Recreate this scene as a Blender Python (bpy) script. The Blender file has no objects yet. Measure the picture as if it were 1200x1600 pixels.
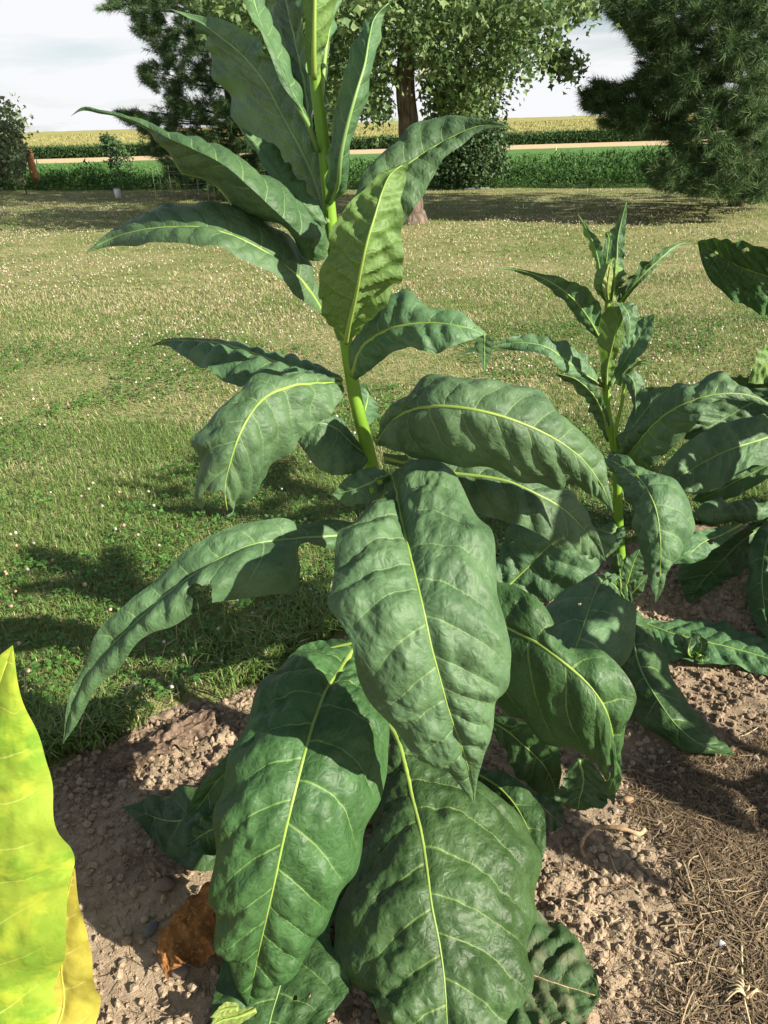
import bpy, math, random
import numpy as np
from mathutils import Vector

rng = np.random.default_rng(7)
random.seed(7)
R_ = math.radians
scene = bpy.context.scene
COL = scene.collection

# ------------------------------------------------------------------ camera
EYE = np.array([0.0, 0.0, 1.6])
FPX = 1202.0
PITCH = math.atan2(800 - 205, FPX)
ROLL = R_(1.7)
_f = np.array([0, math.cos(PITCH), -math.sin(PITCH)])
_r0 = np.array([1.0, 0, 0])
_u0 = np.array([0, math.sin(PITCH), math.cos(PITCH)])
CR = math.cos(ROLL) * _r0 - math.sin(ROLL) * _u0
CU = math.sin(ROLL) * _r0 + math.cos(ROLL) * _u0
cam_d = bpy.data.cameras.new("camera")
cam = bpy.data.objects.new("camera", cam_d)
COL.objects.link(cam)
from mathutils import Matrix
cam.matrix_world = Matrix(((CR[0], CU[0], -_f[0], EYE[0]), (CR[1], CU[1], -_f[1], EYE[1]),
                           (CR[2], CU[2], -_f[2], EYE[2]), (0, 0, 0, 1)))
cam_d.sensor_fit = 'VERTICAL'
cam_d.sensor_height = 36.0
cam_d.lens = 36.0 * FPX / 1600.0
cam_d.clip_start = 0.05
cam_d.clip_end = 3000
scene.camera = cam

# ------------------------------------------------------------------ light
SUN_AZ = R_(60)      # light travels forward and to the left
SUN_EL = R_(29)
s = Vector((math.sin(SUN_AZ) * math.cos(SUN_EL), -math.cos(SUN_AZ) * math.cos(SUN_EL), math.sin(SUN_EL)))  # towards the sun
sun_d = bpy.data.lights.new("sun", 'SUN')
sun_d.energy = 5.0
sun_d.angle = R_(0.6)
sun_d.color = (1.0, 0.93, 0.80)
sun = bpy.data.objects.new("sun", sun_d)
COL.objects.link(sun)
sun.rotation_euler = s.to_track_quat('Z', 'Y').to_euler()
sun.location = (8, -6, 8)

world = bpy.data.worlds.new("World")
scene.world = world
world.use_nodes = True
wt = world.node_tree
wt.nodes.clear()
def wn(t, **k):
    n = wt.nodes.new(t)
    for a, b in k.items(): setattr(n, a, b)
    return n
wo = wn('ShaderNodeOutputWorld'); wb = wn('ShaderNodeBackground')
sky = wn('ShaderNodeTexSky', sky_type='NISHITA', sun_disc=False, sun_elevation=SUN_EL,
         sun_rotation=math.atan2(s.x, s.y), altitude=200, air_density=1.0, dust_density=1.2, ozone_density=1.0)
tc = wn('ShaderNodeTexCoord')
sep = wn('ShaderNodeSeparateXYZ')
wt.links.new(tc.outputs['Generated'], sep.inputs[0])
# project the view direction on a cloud layer: streets of thin summer cloud
zc = wn('ShaderNodeMath', operation='MAXIMUM'); zc.inputs[1].default_value = 0.0
wt.links.new(sep.outputs['Z'], zc.inputs[0])
za = wn('ShaderNodeMath', operation='ADD'); za.inputs[1].default_value = 0.10
wt.links.new(zc.outputs[0], za.inputs[0])
dx = wn('ShaderNodeMath', operation='DIVIDE'); dy = wn('ShaderNodeMath', operation='DIVIDE')
wt.links.new(sep.outputs['X'], dx.inputs[0]); wt.links.new(za.outputs[0], dx.inputs[1])
wt.links.new(sep.outputs['Y'], dy.inputs[0]); wt.links.new(za.outputs[0], dy.inputs[1])
cmb = wn('ShaderNodeCombineXYZ')
wt.links.new(dx.outputs[0], cmb.inputs[0]); wt.links.new(dy.outputs[0], cmb.inputs[1])
cn = wn('ShaderNodeTexNoise'); cn.inputs['Scale'].default_value = 0.55; cn.inputs['Detail'].default_value = 7; cn.inputs['Roughness'].default_value = 0.55
cn.inputs['Distortion'].default_value = 0.4
mpg = wn('ShaderNodeMapping'); mpg.inputs['Location'].default_value = (3.1, 1.7, 0); mpg.inputs['Scale'].default_value = (0.8, 1.0, 1)
wt.links.new(cmb.outputs[0], mpg.inputs[0]); wt.links.new(mpg.outputs[0], cn.inputs['Vector'])
cr = wn('ShaderNodeValToRGB')
cr.color_ramp.elements[0].position = 0.30; cr.color_ramp.elements[0].color = (0.12, 0.12, 0.12, 1)
cr.color_ramp.elements[1].position = 0.50; cr.color_ramp.elements[1].color = (1, 1, 1, 1)
# cover denser at the horizon, thinned overhead out of view to lower ambient fill
hz = wn('ShaderNodeMapRange'); hz.inputs[1].default_value = 0.0; hz.inputs[2].default_value = 0.5; hz.inputs[3].default_value = 0.06; hz.inputs[4].default_value = -0.17
wt.links.new(zc.outputs[0], hz.inputs[0])
ca0 = wn('ShaderNodeMath', operation='ADD'); wt.links.new(cn.outputs['Fac'], ca0.inputs[0]); wt.links.new(hz.outputs[0], ca0.inputs[1])
wt.links.new(ca0.outputs[0], cr.inputs[0])
mx = wn('ShaderNodeMixRGB'); mx.inputs[2].default_value = (7.7, 7.8, 8.0, 1)
wt.links.new(cr.outputs[0], mx.inputs[0]); wt.links.new(sky.outputs[0], mx.inputs[1])
wt.links.new(mx.outputs[0], wb.inputs[0])
wb.inputs[1].default_value = 0.05
wt.links.new(wb.outputs[0], wo.inputs[0])

scene.view_settings.view_transform = 'Standard'
scene.view_settings.look = 'None'
scene.view_settings.gamma = 1.0
scene.view_settings.use_curve_mapping = False
scene.view_settings.exposure = 1.3
scene.render.engine = 'CYCLES'
scene.cycles.max_bounces = 6
scene.cycles.diffuse_bounces = 3
scene.cycles.transparent_max_bounces = 8
try: scene.cycles.use_denoising = True
except Exception: pass

# ------------------------------------------------------------------ helpers
def ray(px, py):
    d = _f * FPX + CR * (px - 600) + CU * (800 - py)
    return d
def at(px, py, Y):
    """point at world distance Y forward; Y<0 means 'at height -Y above the ground'"""
    d = ray(px, py)
    t = Y / d[1] if Y > 0 else (-Y - EYE[2]) / d[2]
    p = EYE + d * t
    if p[2] < 0.018:
        p = EYE + d * ((0.018 - EYE[2]) / d[2])
    return p
def gnd(px, py, z=0.0):
    d = ray(px, py)
    return EYE + d * ((z - EYE[2]) / d[2])
def atd(px, py, Y):
    d = ray(px, py); return EYE + d * (Y / d[1])
def proj(P):
    P = np.asarray(P) - EYE
    z = P @ _f
    return 600 + FPX * (P @ CR) / z, 800 - FPX * (P @ CU) / z

def _h(ix, iy, iz):
    n = (ix.astype(np.int64) * 374761393 + iy.astype(np.int64) * 668265263 + iz.astype(np.int64) * 2147483647 % 1274126177)
    n = (n ^ (n >> 13)) * 1274126177
    n = n ^ (n >> 16)
    return (n & 0xFFFF) / 32767.5 - 1.0
def vnoise(x, y, z=0):
    x = np.asarray(x, float); y = np.asarray(y, float); z = np.zeros_like(x) + z
    ix, iy, iz = np.floor(x), np.floor(y), np.floor(z)
    fx, fy, fz = x - ix, y - iy, z - iz
    fx, fy, fz = [f * f * (3 - 2 * f) for f in (fx, fy, fz)]
    o = 0
    for a in (0, 1):
        for b in (0, 1):
            for c in (0, 1):
                o = o + _h(ix + a, iy + b, iz + c) * (fx if a else 1 - fx) * (fy if b else 1 - fy) * (fz if c else 1 - fz)
    return o
def fbm(x, y, z=0, o=4, g=0.5):
    r = 0; a = 1.0
    for i in range(o):
        r = r + a * vnoise(x * 2 ** i + 13.7 * i, y * 2 ** i - 7.1 * i, z + 3.3 * i); a *= g
    return r

def mesh_obj(name, V, F, mat, parent=None, smooth=True, uvs=None, col=None, link=True):
    """V (n,3); F (m,3) or (m,4) int array, or list of arrays of both kinds"""
    me = bpy.data.meshes.new(name)
    Fs = F if isinstance(F, list) else [F]
    Fs = [np.asarray(f, dtype=np.int32) for f in Fs if len(f)]
    V = np.asarray(V, dtype=np.float32)
    nl = sum(f.size for f in Fs); nf = sum(len(f) for f in Fs)
    me.vertices.add(len(V)); me.loops.add(nl); me.polygons.add(nf)
    me.vertices.foreach_set("co", V.ravel())
    li = np.concatenate([f.ravel() for f in Fs]).astype(np.int32)
    me.loops.foreach_set("vertex_index", li)
    tot = np.concatenate([np.full(len(f), f.shape[1], np.int32) for f in Fs])
    st = np.concatenate([[0], np.cumsum(tot)[:-1]]).astype(np.int32)
    me.polygons.foreach_set("loop_start", st)
    try: me.polygons.foreach_set("loop_total", tot)
    except Exception: pass
    me.polygons.foreach_set("use_smooth", np.full(nf, smooth))
    if uvs:
        for k, arr in uvs.items():
            l = me.uv_layers.new(name=k)
            l.data.foreach_set("uv", np.asarray(arr, np.float32).ravel())
    if col is not None:
        ca = me.color_attributes.new("Col", 'FLOAT_COLOR', 'POINT')
        c4 = np.ones((len(V), 4), np.float32); c4[:, :3] = col
        ca.data.foreach_set("color", c4.ravel())
    me.update(calc_edges=True)
    if mat: me.materials.append(mat)
    o = bpy.data.objects.new(name, me)
    if link: COL.objects.link(o)
    if parent: o.parent = parent
    return o
def world_parent(o, p):
    o.parent = p
    o.matrix_parent_inverse = Matrix.Translation(p.location).inverted()
def tag(o, label, cat, group=None):
    o["label"] = label; o["category"] = cat
    if group: o["group"] = group
    return o
def kind(o, k):
    o["kind"] = k; return o
def empty(name, loc):
    o = bpy.data.objects.new(name, None); o.location = loc; o.empty_display_size = 0.1
    COL.objects.link(o); return o

def tube(P, rad, n=8, cap=True, ell=1.0):
    P = np.asarray(P, float); m = len(P)
    rad = np.broadcast_to(np.asarray(rad, float), (m,))
    T = np.gradient(P, axis=0); T /= np.linalg.norm(T, axis=1)[:, None] + 1e-9
    up = np.array([0.13, -0.9, 0.3]); V = []
    a = np.cross(T, up); a /= np.linalg.norm(a, axis=1)[:, None] + 1e-9
    b = np.cross(T, a)
    th = np.arange(n) * 2 * np.pi / n
    V = P[:, None] + rad[:, None, None] * (np.cos(th)[None, :, None] * a[:, None] + ell * np.sin(th)[None, :, None] * b[:, None])
    V = V.reshape(-1, 3)
    i = np.arange(m - 1)[:, None] * n; j = np.arange(n)[None]; k = (j + 1) % n
    F = np.stack([i + j, i + k, i + n + k, i + n + j], -1).reshape(-1, 4)
    if cap:
        V = np.vstack([V, P[0], P[-1]])
        c0 = m * n
        T0 = np.stack([np.full(n, c0), k[0], j[0]], -1); T1 = np.stack([np.full(n, c0 + 1), (m - 1) * n + j[0], (m - 1) * n + k[0]], -1)
        return V, [F, np.vstack([T0, T1])]
    return V, [F]
class MB:
    """collects verts / faces of one mesh"""
    def __init__(s): s.V = []; s.F4 = []; s.F3 = []; s.C = []; s.n = 0
    def add(s, V, Fs, c=None):
        for f in (Fs if isinstance(Fs, list) else [Fs]):
            f = np.asarray(f)
            if not len(f): continue
            (s.F4 if f.shape[1] == 4 else s.F3).append(f + s.n)
        s.V.append(np.asarray(V, float)); s.n += len(V)
        if c is not None: s.C.append(np.broadcast_to(np.asarray(c, float), (len(V), 3)))
    def build(s, name, mat, parent=None, smooth=True):
        F = [np.vstack(x) for x in (s.F4, s.F3) if x]
        return mesh_obj(name, np.vstack(s.V), F, mat, parent, smooth, col=np.vstack(s.C) if s.C else None)
def box(c, sx, sy, sz):
    x, y, z = sx / 2, sy / 2, sz / 2
    V = np.array([[a, b, d] for a in (-x, x) for b in (-y, y) for d in (-z, z)]) + np.asarray(c)
    F = np.array([[0, 1, 3, 2], [4, 6, 7, 5], [0, 4, 5, 1], [2, 3, 7, 6], [0, 2, 6, 4], [1, 5, 7, 3]])
    return V, [F]
def hermite(P, t, tq):
    P = np.asarray(P, float)
    m = np.gradient(P, t, axis=0)
    i = np.clip(np.searchsorted(t, tq, 'right') - 1, 0, len(t) - 2)
    h = (t[i + 1] - t[i])[:, None]; q = ((tq - t[i])[:, None]) / h
    h00 = 2 * q ** 3 - 3 * q ** 2 + 1; h10 = q ** 3 - 2 * q ** 2 + q; h01 = -2 * q ** 3 + 3 * q ** 2; h11 = q ** 3 - q ** 2
    return h00 * P[i] + h10 * h * m[i] + h01 * P[i + 1] + h11 * h * m[i + 1]

# ------------------------------------------------------------------ materials
class NT:
    def __init__(s, name):
        s.m = bpy.data.materials.new(name); s.m.use_nodes = True
        s.t = s.m.node_tree; s.t.nodes.clear()
        s.out = s.n('ShaderNodeOutputMaterial')
    def n(s, t, ins=None, **k):
        x = s.t.nodes.new(t)
        for a, b in k.items(): setattr(x, a, b)
        for a, b in (ins or {}).items():
            if hasattr(b, 'is_linked') or isinstance(b, bpy.types.NodeSocket): s.t.links.new(b, x.inputs[a])
            else: x.inputs[a].default_value = b
        return x
    def math(s, op, a, b=0.0, c=None):
        i = {0: a, 1: b}
        if c is not None: i[2] = c
        return s.n('ShaderNodeMath', i, operation=op).outputs[0]
    def mix(s, f, a, b, bt='MIX'):
        return s.n('ShaderNodeMixRGB', {0: f, 1: a, 2: b}, blend_type=bt).outputs[0]
    def noise(s, v, sc, det=3, rough=0.5):
        x = s.n('ShaderNodeTexNoise', {'Scale': sc, 'Detail': det, 'Roughness': rough})
        if v is not None: s.t.links.new(v, x.inputs['Vector'])
        return x.outputs['Fac']
    def ss(s, x, a, b):
        return s.n('ShaderNodeMapRange', {0: x, 1: a, 2: b, 3: 0.0, 4: 1.0}, interpolation_type='SMOOTHSTEP').outputs[0]
    def surf(s, x): s.t.links.new(x, s.out.inputs['Surface'])
    def principled(s, col, rough=0.6, spec=0.3, bump=None):
        p = s.n('ShaderNodeBsdfPrincipled', {'Base Color': col, 'Roughness': rough, 'Specular IOR Level': spec})
        if bump is not None: s.t.links.new(bump, p.inputs['Normal'])
        return p.outputs[0]
def c4(c): return (c[0], c[1], c[2], 1.0)

def leaf_mat(name, dark, light, vein, under, trans, tamt=0.22, rough=0.56, spec=0.3, spots=0.0, bump=0.36, dust=0.0, spotcol=(0.35, 0.18, 0.05), mott=0.0):
    N = NT(name)
    uv = N.n('ShaderNodeUVMap', uv_map='metric').outputs[0]
    ph = N.n('ShaderNodeSeparateXYZ', {0: N.n('ShaderNodeUVMap', uv_map='phase').outputs[0]})
    rnd = N.n('ShaderNodeObjectInfo').outputs['Random']
    off = N.n('ShaderNodeVectorMath', {0: uv, 1: N.n('ShaderNodeCombineXYZ', {0: N.math('MULTIPLY', rnd, 37.0), 1: rnd}).outputs[0]}, operation='ADD').outputs[0]
    off = N.n('ShaderNodeVectorMath', {0: off, 1: N.n('ShaderNodeVectorMath', {0: N.n('ShaderNodeTexNoise', {'Vector': off, 'Scale': 45.0, 'Detail': 3}).outputs['Color'], 1: (0.016, 0.016, 0.0)}, operation='MULTIPLY').outputs[0]}, operation='ADD').outputs[0]
    # lateral veins
    fr = N.math('FRACT', N.math('ADD', ph.outputs[0], 0.5))
    d = N.math('ABSOLUTE', N.math('SUBTRACT', fr, 0.5))
    w = N.math('ADD', N.math('MULTIPLY', N.math('SUBTRACT', 1.0, ph.outputs[1]), 0.034), 0.005)
    lat = N.math('SUBTRACT', 1.0, N.n('ShaderNodeMapRange', {0: N.math('DIVIDE', d, w), 1: 0.3, 2: 1.15, 3: 0.0, 4: 1.0}, interpolation_type='SMOOTHSTEP').outputs[0])
    fade = N.math('SUBTRACT', 1.0, N.ss(ph.outputs[1], 0.55, 0.98))
    lat = N.math('MULTIPLY', lat, fade)
    # net of fine veins
    vo = N.n('ShaderNodeTexVoronoi', {'Vector': off, 'Scale': 74.0, 'Randomness': 0.95}, feature='DISTANCE_TO_EDGE').outputs['Distance']
    net = N.math('SUBTRACT', 1.0, N.ss(vo, 0.015, 0.09))
    vo2 = N.n('ShaderNodeTexVoronoi', {'Vector': off, 'Scale': 130.0}, feature='DISTANCE_TO_EDGE').outputs['Distance']
    net2 = N.math('SUBTRACT', 1.0, N.ss(vo2, 0.0, 0.2))
    big = N.noise(off, 9.0, 4)
    fine = N.noise(off, 70.0, 3)
    col = N.mix(N.ss(big, 0.36, 0.64), c4(dark), c4(light))
    col = N.mix(N.math('MULTIPLY', N.ss(fine, 0.42, 0.7), 0.28), col, c4([x * 1.25 for x in light]))
    col = N.mix(N.math('MULTIPLY', net2, 0.03), col, c4(vein))
    col = N.mix(N.math('MULTIPLY', net, 0.04), col, c4(vein))
    if mott:
        col = N.mix(N.math('MULTIPLY', N.ss(N.noise(off, 14.0, 4, 0.6), 0.48, 0.66), mott), col, c4(trans))
    if dust:
        col = N.mix(N.math('MULTIPLY', N.ss(N.noise(off, 13.0, 5, 0.7), 0.45, 0.75), dust), col, (0.20, 0.155, 0.105, 1))
    col = N.mix(N.math('MULTIPLY', lat, 0.42), col, c4(vein))
    if spots:
        sp = N.ss(N.noise(off, 42.0, 2), 0.74 - spots, 0.78 - spots)
        col = N.mix(sp, col, c4(spotcol))
    hs = N.n('ShaderNodeHueSaturation', {'Hue': N.n('ShaderNodeMapRange', {0: rnd, 1: 0, 2: 1, 3: 0.488, 4: 0.508}).outputs[0],
             'Saturation': 1.0, 'Value': N.n('ShaderNodeMapRange', {0: rnd, 1: 0, 2: 1, 3: 0.88, 4: 1.12}).outputs[0], 'Color': col}).outputs[0]
    und = N.mix(N.math('MULTIPLY', N.math('MAXIMUM', lat, N.math('MULTIPLY', net, 0.3)), 0.6), c4(under), c4(vein))
    geo = N.n('ShaderNodeNewGeometry')
    colr = N.mix(geo.outputs['Backfacing'], hs, und)
    hgt = N.math('ADD', N.math('MULTIPLY', N.ss(vo, 0.0, 0.32), 0.7), N.math('MULTIPLY', N.noise(off, 48.0, 4, 0.6), 1.4))
    hgt = N.math('SUBTRACT', hgt, N.math('MULTIPLY', lat, 0.6))
    bp = N.n('ShaderNodeBump', {'Strength': bump, 'Distance': 0.003, 'Height': hgt}).outputs[0]
    rgh = N.math('ADD', N.math('MULTIPLY', fine, 0.18), rough - 0.08)
    p = N.principled(colr, rgh, spec, bp)
    tr = N.n('ShaderNodeBsdfTranslucent', {'Color': N.mix(N.math('MULTIPLY', lat, 0.5), c4(trans), c4(vein)), 'Normal': bp}).outputs[0]
    N.surf(N.n('ShaderNodeMixShader', {0: tamt, 1: p, 2: tr}).outputs[0])
    return N.m
VEIN = (0.22, 0.33, 0.12)
M_LEAF = leaf_mat('leaf_mature', (0.039, 0.086, 0.036), (0.068, 0.134, 0.058), VEIN, (0.120, 0.215, 0.085), (0.16, 0.34, 0.03), 0.03)
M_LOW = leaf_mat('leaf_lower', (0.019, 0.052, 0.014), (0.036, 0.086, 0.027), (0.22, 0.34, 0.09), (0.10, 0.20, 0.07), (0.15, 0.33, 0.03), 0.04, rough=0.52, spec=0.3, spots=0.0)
M_YOUNG = leaf_mat('leaf_young', (0.034, 0.082, 0.033), (0.056, 0.118, 0.046), (0.22, 0.36, 0.11), (0.110, 0.190, 0.055), (0.22, 0.44, 0.04), 0.05)
M_GLOW = leaf_mat('leaf_thin', (0.045, 0.120, 0.040), (0.075, 0.175, 0.055), (0.20, 0.33, 0.09), (0.095, 0.165, 0.042), (0.20, 0.36, 0.04), 0.16)
M_OLD = leaf_mat('leaf_weathered', (0.022, 0.058, 0.020), (0.045, 0.095, 0.034), (0.22, 0.24, 0.12), (0.12, 0.19, 0.08), (0.14, 0.28, 0.03), 0.12, rough=0.6, spec=0.2, spots=0.05, dust=0.75, spotcol=(0.30, 0.20, 0.11))
M_YEL = leaf_mat('leaf_yellow_green', (0.13, 0.27, 0.02), (0.25, 0.36, 0.035), (0.62, 0.66, 0.16), (0.45, 0.55, 0.10), (0.48, 0.55, 0.05), 0.25, spots=0.0, mott=0.6, bump=0.08)
M_YEL2 = leaf_mat('leaf_yellow', (0.36, 0.33, 0.05), (0.46, 0.41, 0.06), (0.70, 0.64, 0.20), (0.6, 0.55, 0.12), (0.55, 0.48, 0.06), 0.25, spots=0.06, spotcol=(0.45, 0.28, 0.06), bump=0.08)
M_PALE = leaf_mat('leaf_pale', (0.20, 0.28, 0.07), (0.30, 0.38, 0.10), (0.5, 0.52, 0.2), (0.3, 0.36, 0.12), (0.35, 0.45, 0.06), 0.2)

def rib_mat(name, a, b):
    N = NT(name)
    tcx = N.n('ShaderNodeTexCoord').outputs['Object']
    col = N.mix(N.noise(N.n('ShaderNodeMapping', {0: tcx, 'Scale': (1.0, 1.0, 0.3)}).outputs[0], 60.0, 4), c4(a), c4(b))
    col = N.mix(N.math('MULTIPLY', N.ss(N.noise(tcx, 9.0, 4), 0.45, 0.7), 0.45), col, c4([x * 0.55 for x in a]))
    N.surf(N.n('ShaderNodeMixShader', {0: 0.15, 1: N.principled(col, 0.45, 0.4),
          2: N.n('ShaderNodeBsdfTranslucent', {'Color': c4(b)}).outputs[0]}).outputs[0]); return N.m
M_RIB = rib_mat('midrib_pale', (0.20, 0.33, 0.05), (0.33, 0.43, 0.10))
M_RIBT = rib_mat('midrib_thin', (0.16, 0.30, 0.08), (0.26, 0.40, 0.13))
M_RIBY = rib_mat('midrib_yellow', (0.45, 0.46, 0.06), (0.6, 0.58, 0.12))
M_STEM = rib_mat('stem_green', (0.12, 0.27, 0.02), (0.22, 0.38, 0.035))

def dry_mat(name, a, b, c):
    N = NT(name)
    tcx = N.n('ShaderNodeTexCoord').outputs['Object']
    n1 = N.noise(tcx, 22.0, 5, 0.65); n2 = N.noise(tcx, 120.0, 4)
    col = N.mix(N.ss(n1, 0.35, 0.65), c4(a), c4(b)); col = N.mix(N.ss(n2, 0.5, 0.75), col, c4(c))
    bp = N.n('ShaderNodeBump', {'Strength': 0.6, 'Distance': 0.004, 'Height': n2}).outputs[0]
    N.surf(N.principled(col, 0.85, 0.15, bp)); return N.m
M_DRY = dry_mat('dried_leaf', (0.09, 0.06, 0.04), (0.18, 0.125, 0.085), (0.25, 0.19, 0.135))
M_BROWN = dry_mat('brown_leaf', (0.13, 0.055, 0.018), (0.26, 0.12, 0.04), (0.34, 0.18, 0.07))
M_ROOT = dry_mat('root', (0.26, 0.17, 0.09), (0.42, 0.30, 0.17), (0.5, 0.38, 0.24))
# ------------------------------------------------------------------ leaves
LEAFN = [0]
def make_leaf(M, L, Rr, parent, mat, up=None, bulge=(0.0, 0.0), lat=11, wave=0.006, holes=(), rib=0.0055, ribmat=None,
              nu=None, nv=None, quilt=0.0052, wrinkle=0.0, name='leaf', midrib=True, jag=0.02, vis=True):
    """M, L, Rr: (k,3) stations base->tip of the midrib and of both margins.
    up: +1 upper face towards the camera, -1 under face towards the camera, None upper face to the sky"""
    LEAFN[0] += 1; seed = LEAFN[0] * 17.31
    M = np.asarray(M, float); L = np.asarray(L, float); Rr = np.asarray(Rr, float)
    seg = np.linalg.norm(np.diff(M, axis=0), axis=1); t = np.concatenate([[0], np.cumsum(seg + 1e-5)]); length = t[-1]; t = t / length
    wid = np.linalg.norm(L - M, axis=1).max() + np.linalg.norm(Rr - M, axis=1).max()
    if nv is None: nv = int(np.clip(length / 0.0048, 24, 150))
    if nu is None: nu = int(np.clip(wid / 0.0056, 10, 64)) // 2
    v = np.linspace(0, 1, nv + 1)
    Mi, Li, Ri = hermite(M, t, v), hermite(L, t, v), hermite(Rr, t, v)
    wl = np.linalg.norm(Li - Mi, axis=1); wr = np.linalg.norm(Ri - Mi, axis=1)
    jl = 1 + jag * fbm(v * 14, v * 0 + seed, 0, 3); jr = 1 + jag * fbm(v * 14, v * 0 + seed + 9, 0, 3)
    Li = Mi + (Li - Mi) * jl[:, None]; Ri = Mi + (Ri - Mi) * jr[:, None]
    T = np.gradient(Mi, axis=0); T /= np.linalg.norm(T, axis=1)[:, None] + 1e-9
    nl = np.cross(T, Mi - Li); nr = np.cross(T, Ri - Mi)
    nl /= np.linalg.norm(nl, axis=1)[:, None] + 1e-9; nr /= np.linalg.norm(nr, axis=1)[:, None] + 1e-9
    nav = nl + nr; nav /= np.linalg.norm(nav, axis=1)[:, None] + 1e-9
    if up is None:
        sg = 1.0 if (nav[:, 2] * (wl + wr)).sum() > 0 else -1.0; visg = sg
    else:
        view = EYE - Mi
        visg = 1.0 if ((nav * view).sum(1) * (wl + wr)).sum() > 0 else -1.0
        sg = visg * up
    # grid
    u = np.linspace(-1, 1, 2 * nu + 1); a = np.abs(u)
    U, Vv = np.meshgrid(u, v); A = np.abs(U)
    left = U < 0
    E = np.where(left[..., None], Li[:, None], Ri[:, None])
    P = Mi[:, None] + (E - Mi[:, None]) * A[..., None]
    NN = np.where(left[..., None], nl[:, None], nr[:, None])
    k = np.clip(A * 3, 0, 1)[..., None]
    NN = nav[:, None] * (1 - k) + NN * k
    NN /= np.linalg.norm(NN, axis=-1)[..., None] + 1e-9
    W = np.where(left, wl[:, None], wr[:, None])
    B = np.where(left, bulge[0], bulge[1])
    disp = visg * B * W * 4 * A * (1 - A)
    # lateral veins: pillows between them
    s_ = np.where(left, 0.0, 0.43)
    wob = 0.16 * vnoise(U * 2.6 + seed, Vv * lat * 0.8)
    kk = 0.62
    phl = (Vv - kk * (wl[:, None] / length) * A ** 1.35) * lat + 0.22 * vnoise(Vv * lat * 0.6 + seed, 1.5 + 0 * Vv) + wob * A + 40
    phr = (Vv - kk * (wr[:, None] / length) * A ** 1.35) * lat + 0.43 + 0.22 * vnoise(Vv * lat * 0.6 + seed, 7.5 + 0 * Vv) + wob * A + 40
    pu = np.where(left, phl, phr)
    dd = np.abs((pu + 0.5) % 1 - 0.5)
    env = np.clip(W / 0.06, 0, 1) * np.clip((1 - A) * 4, 0.07, 1) * np.clip(A * 6, 0.1, 1)
    sw = np.where(left, -1, 1)
    XX = U * W; YY = Vv * length
    cell = fbm(XX * 46 + seed, YY * 46, 0, 3)
    puck = fbm(XX * 15 + seed * 2, YY * 15, 1.0, 2)
    disp = disp + sg * quilt * env * ((np.clip(dd / 0.5, 0, 1) ** 0.55) * 1.9 - 1.0 + 0.75 * cell + 0.55 * puck)
    # shallow gutter along the midrib and wavy margins
    disp = disp - sg * 0.004 * np.exp(-(A * W / 0.012) ** 2) * np.clip(W / 0.05, 0, 1)
    wv = np.sin(2 * np.pi * (Vv * 4.3 + seed + 0.4 * sw)) + 0.8 * np.sin(2 * np.pi * (Vv * 7.7 + seed * 1.7 - 0.3 * sw)) + 0.9 * vnoise(Vv * 18 + seed, sw * 3.0)
    disp = disp + wave * wv * A ** 2.2 * np.clip(W / 0.07, 0, 1.2)
    if wrinkle:
        disp = disp + wrinkle * fbm(XX * 18 + seed, YY * 18, 2.0, 4, 0.65)
    P = P + NN * disp[..., None]
    P[..., 2] = np.maximum(P[..., 2], 0.012 + 0.008 * vnoise(P[..., 0] * 30, P[..., 1] * 30)) if P[..., 2].min() < 0.02 else P[..., 2]
    V = P.reshape(-1, 3)
    nc = 2 * nu + 1
    i = np.arange(nv)[:, None]; j = np.arange(2 * nu)[None]
    q = np.stack([i * nc + j, i * nc + j + 1, (i + 1) * nc + j + 1, (i + 1) * nc + j], -1)   # winding: u then v
    cu, cv = U, Vv
    isl = np.broadcast_to(j < nu, (nv, 2 * nu)).reshape(-1)
    q = q.reshape(-1, 4)
    # winding so the face normal is the upper face:  cross(u,v) vs  nav = cross(T, R-L)
    if sg > 0: q = q[:, ::-1]
    if holes:
        hx, hy = proj(V); ins = np.zeros(len(V), bool); g = np.full(len(V), 9e9)
        for (x, y, r) in holes:
            ang = np.arctan2(hy - y, hx - x)
            rr = r * (1 + 0.22 * np.sin(ang * 3 + x) + 0.16 * np.sin(ang * 5 + y) + 0.05 * np.sin(ang * 9 + x))
            g = np.minimum(g, np.hypot(hx - x, hy - y) / rr - 1)
        ins = g < 0
        allin = ins[q].all(1); mixed = ins[q].any(1) & ~allin
        # pull the inner corners of half-eaten cells to the rim of the hole
        acc = np.zeros_like(V); cnt = np.zeros(len(V))
        for f in q[mixed]:
            for c_ in range(4):
                p0, p1 = f[c_], f[(c_ + 1) % 4]
                for m0, m1 in ((p0, p1), (p1, p0)):
                    if ins[m0] and not ins[m1]:
                        w_ = g[m0] / (g[m0] - g[m1]); acc[m0] += V[m0] + (V[m1] - V[m0]) * w_; cnt[m0] += 1
        mv = cnt > 0; V[mv] = acc[mv] / cnt[mv][:, None]
        # corners reached only across a cell's diagonal
        for f in q[mixed]:
            for c_ in range(4):
                if ins[f[c_]] and cnt[f[c_]] == 0:
                    o_ = [k_ for k_ in f if cnt[k_] > 0]
                    if o_: V[f[c_]] = V[o_].mean(0)
        q = q[~allin]; isl = isl[~allin]
    met = np.stack([XX, YY], -1).reshape(-1, 2)
    p1 = np.stack([phl, A], -1).reshape(-1, 2); p2 = np.stack([phr, A], -1).reshape(-1, 2)
    uvm = met[q].reshape(-1, 2)
    uvp = np.where(isl[:, None, None], p1[q], p2[q]).reshape(-1, 2)
    o = mesh_obj(name, V, q, mat, None, True, uvs={'metric': uvm, 'phase': uvp})
    if parent is not None: world_parent(o, parent)
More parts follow.
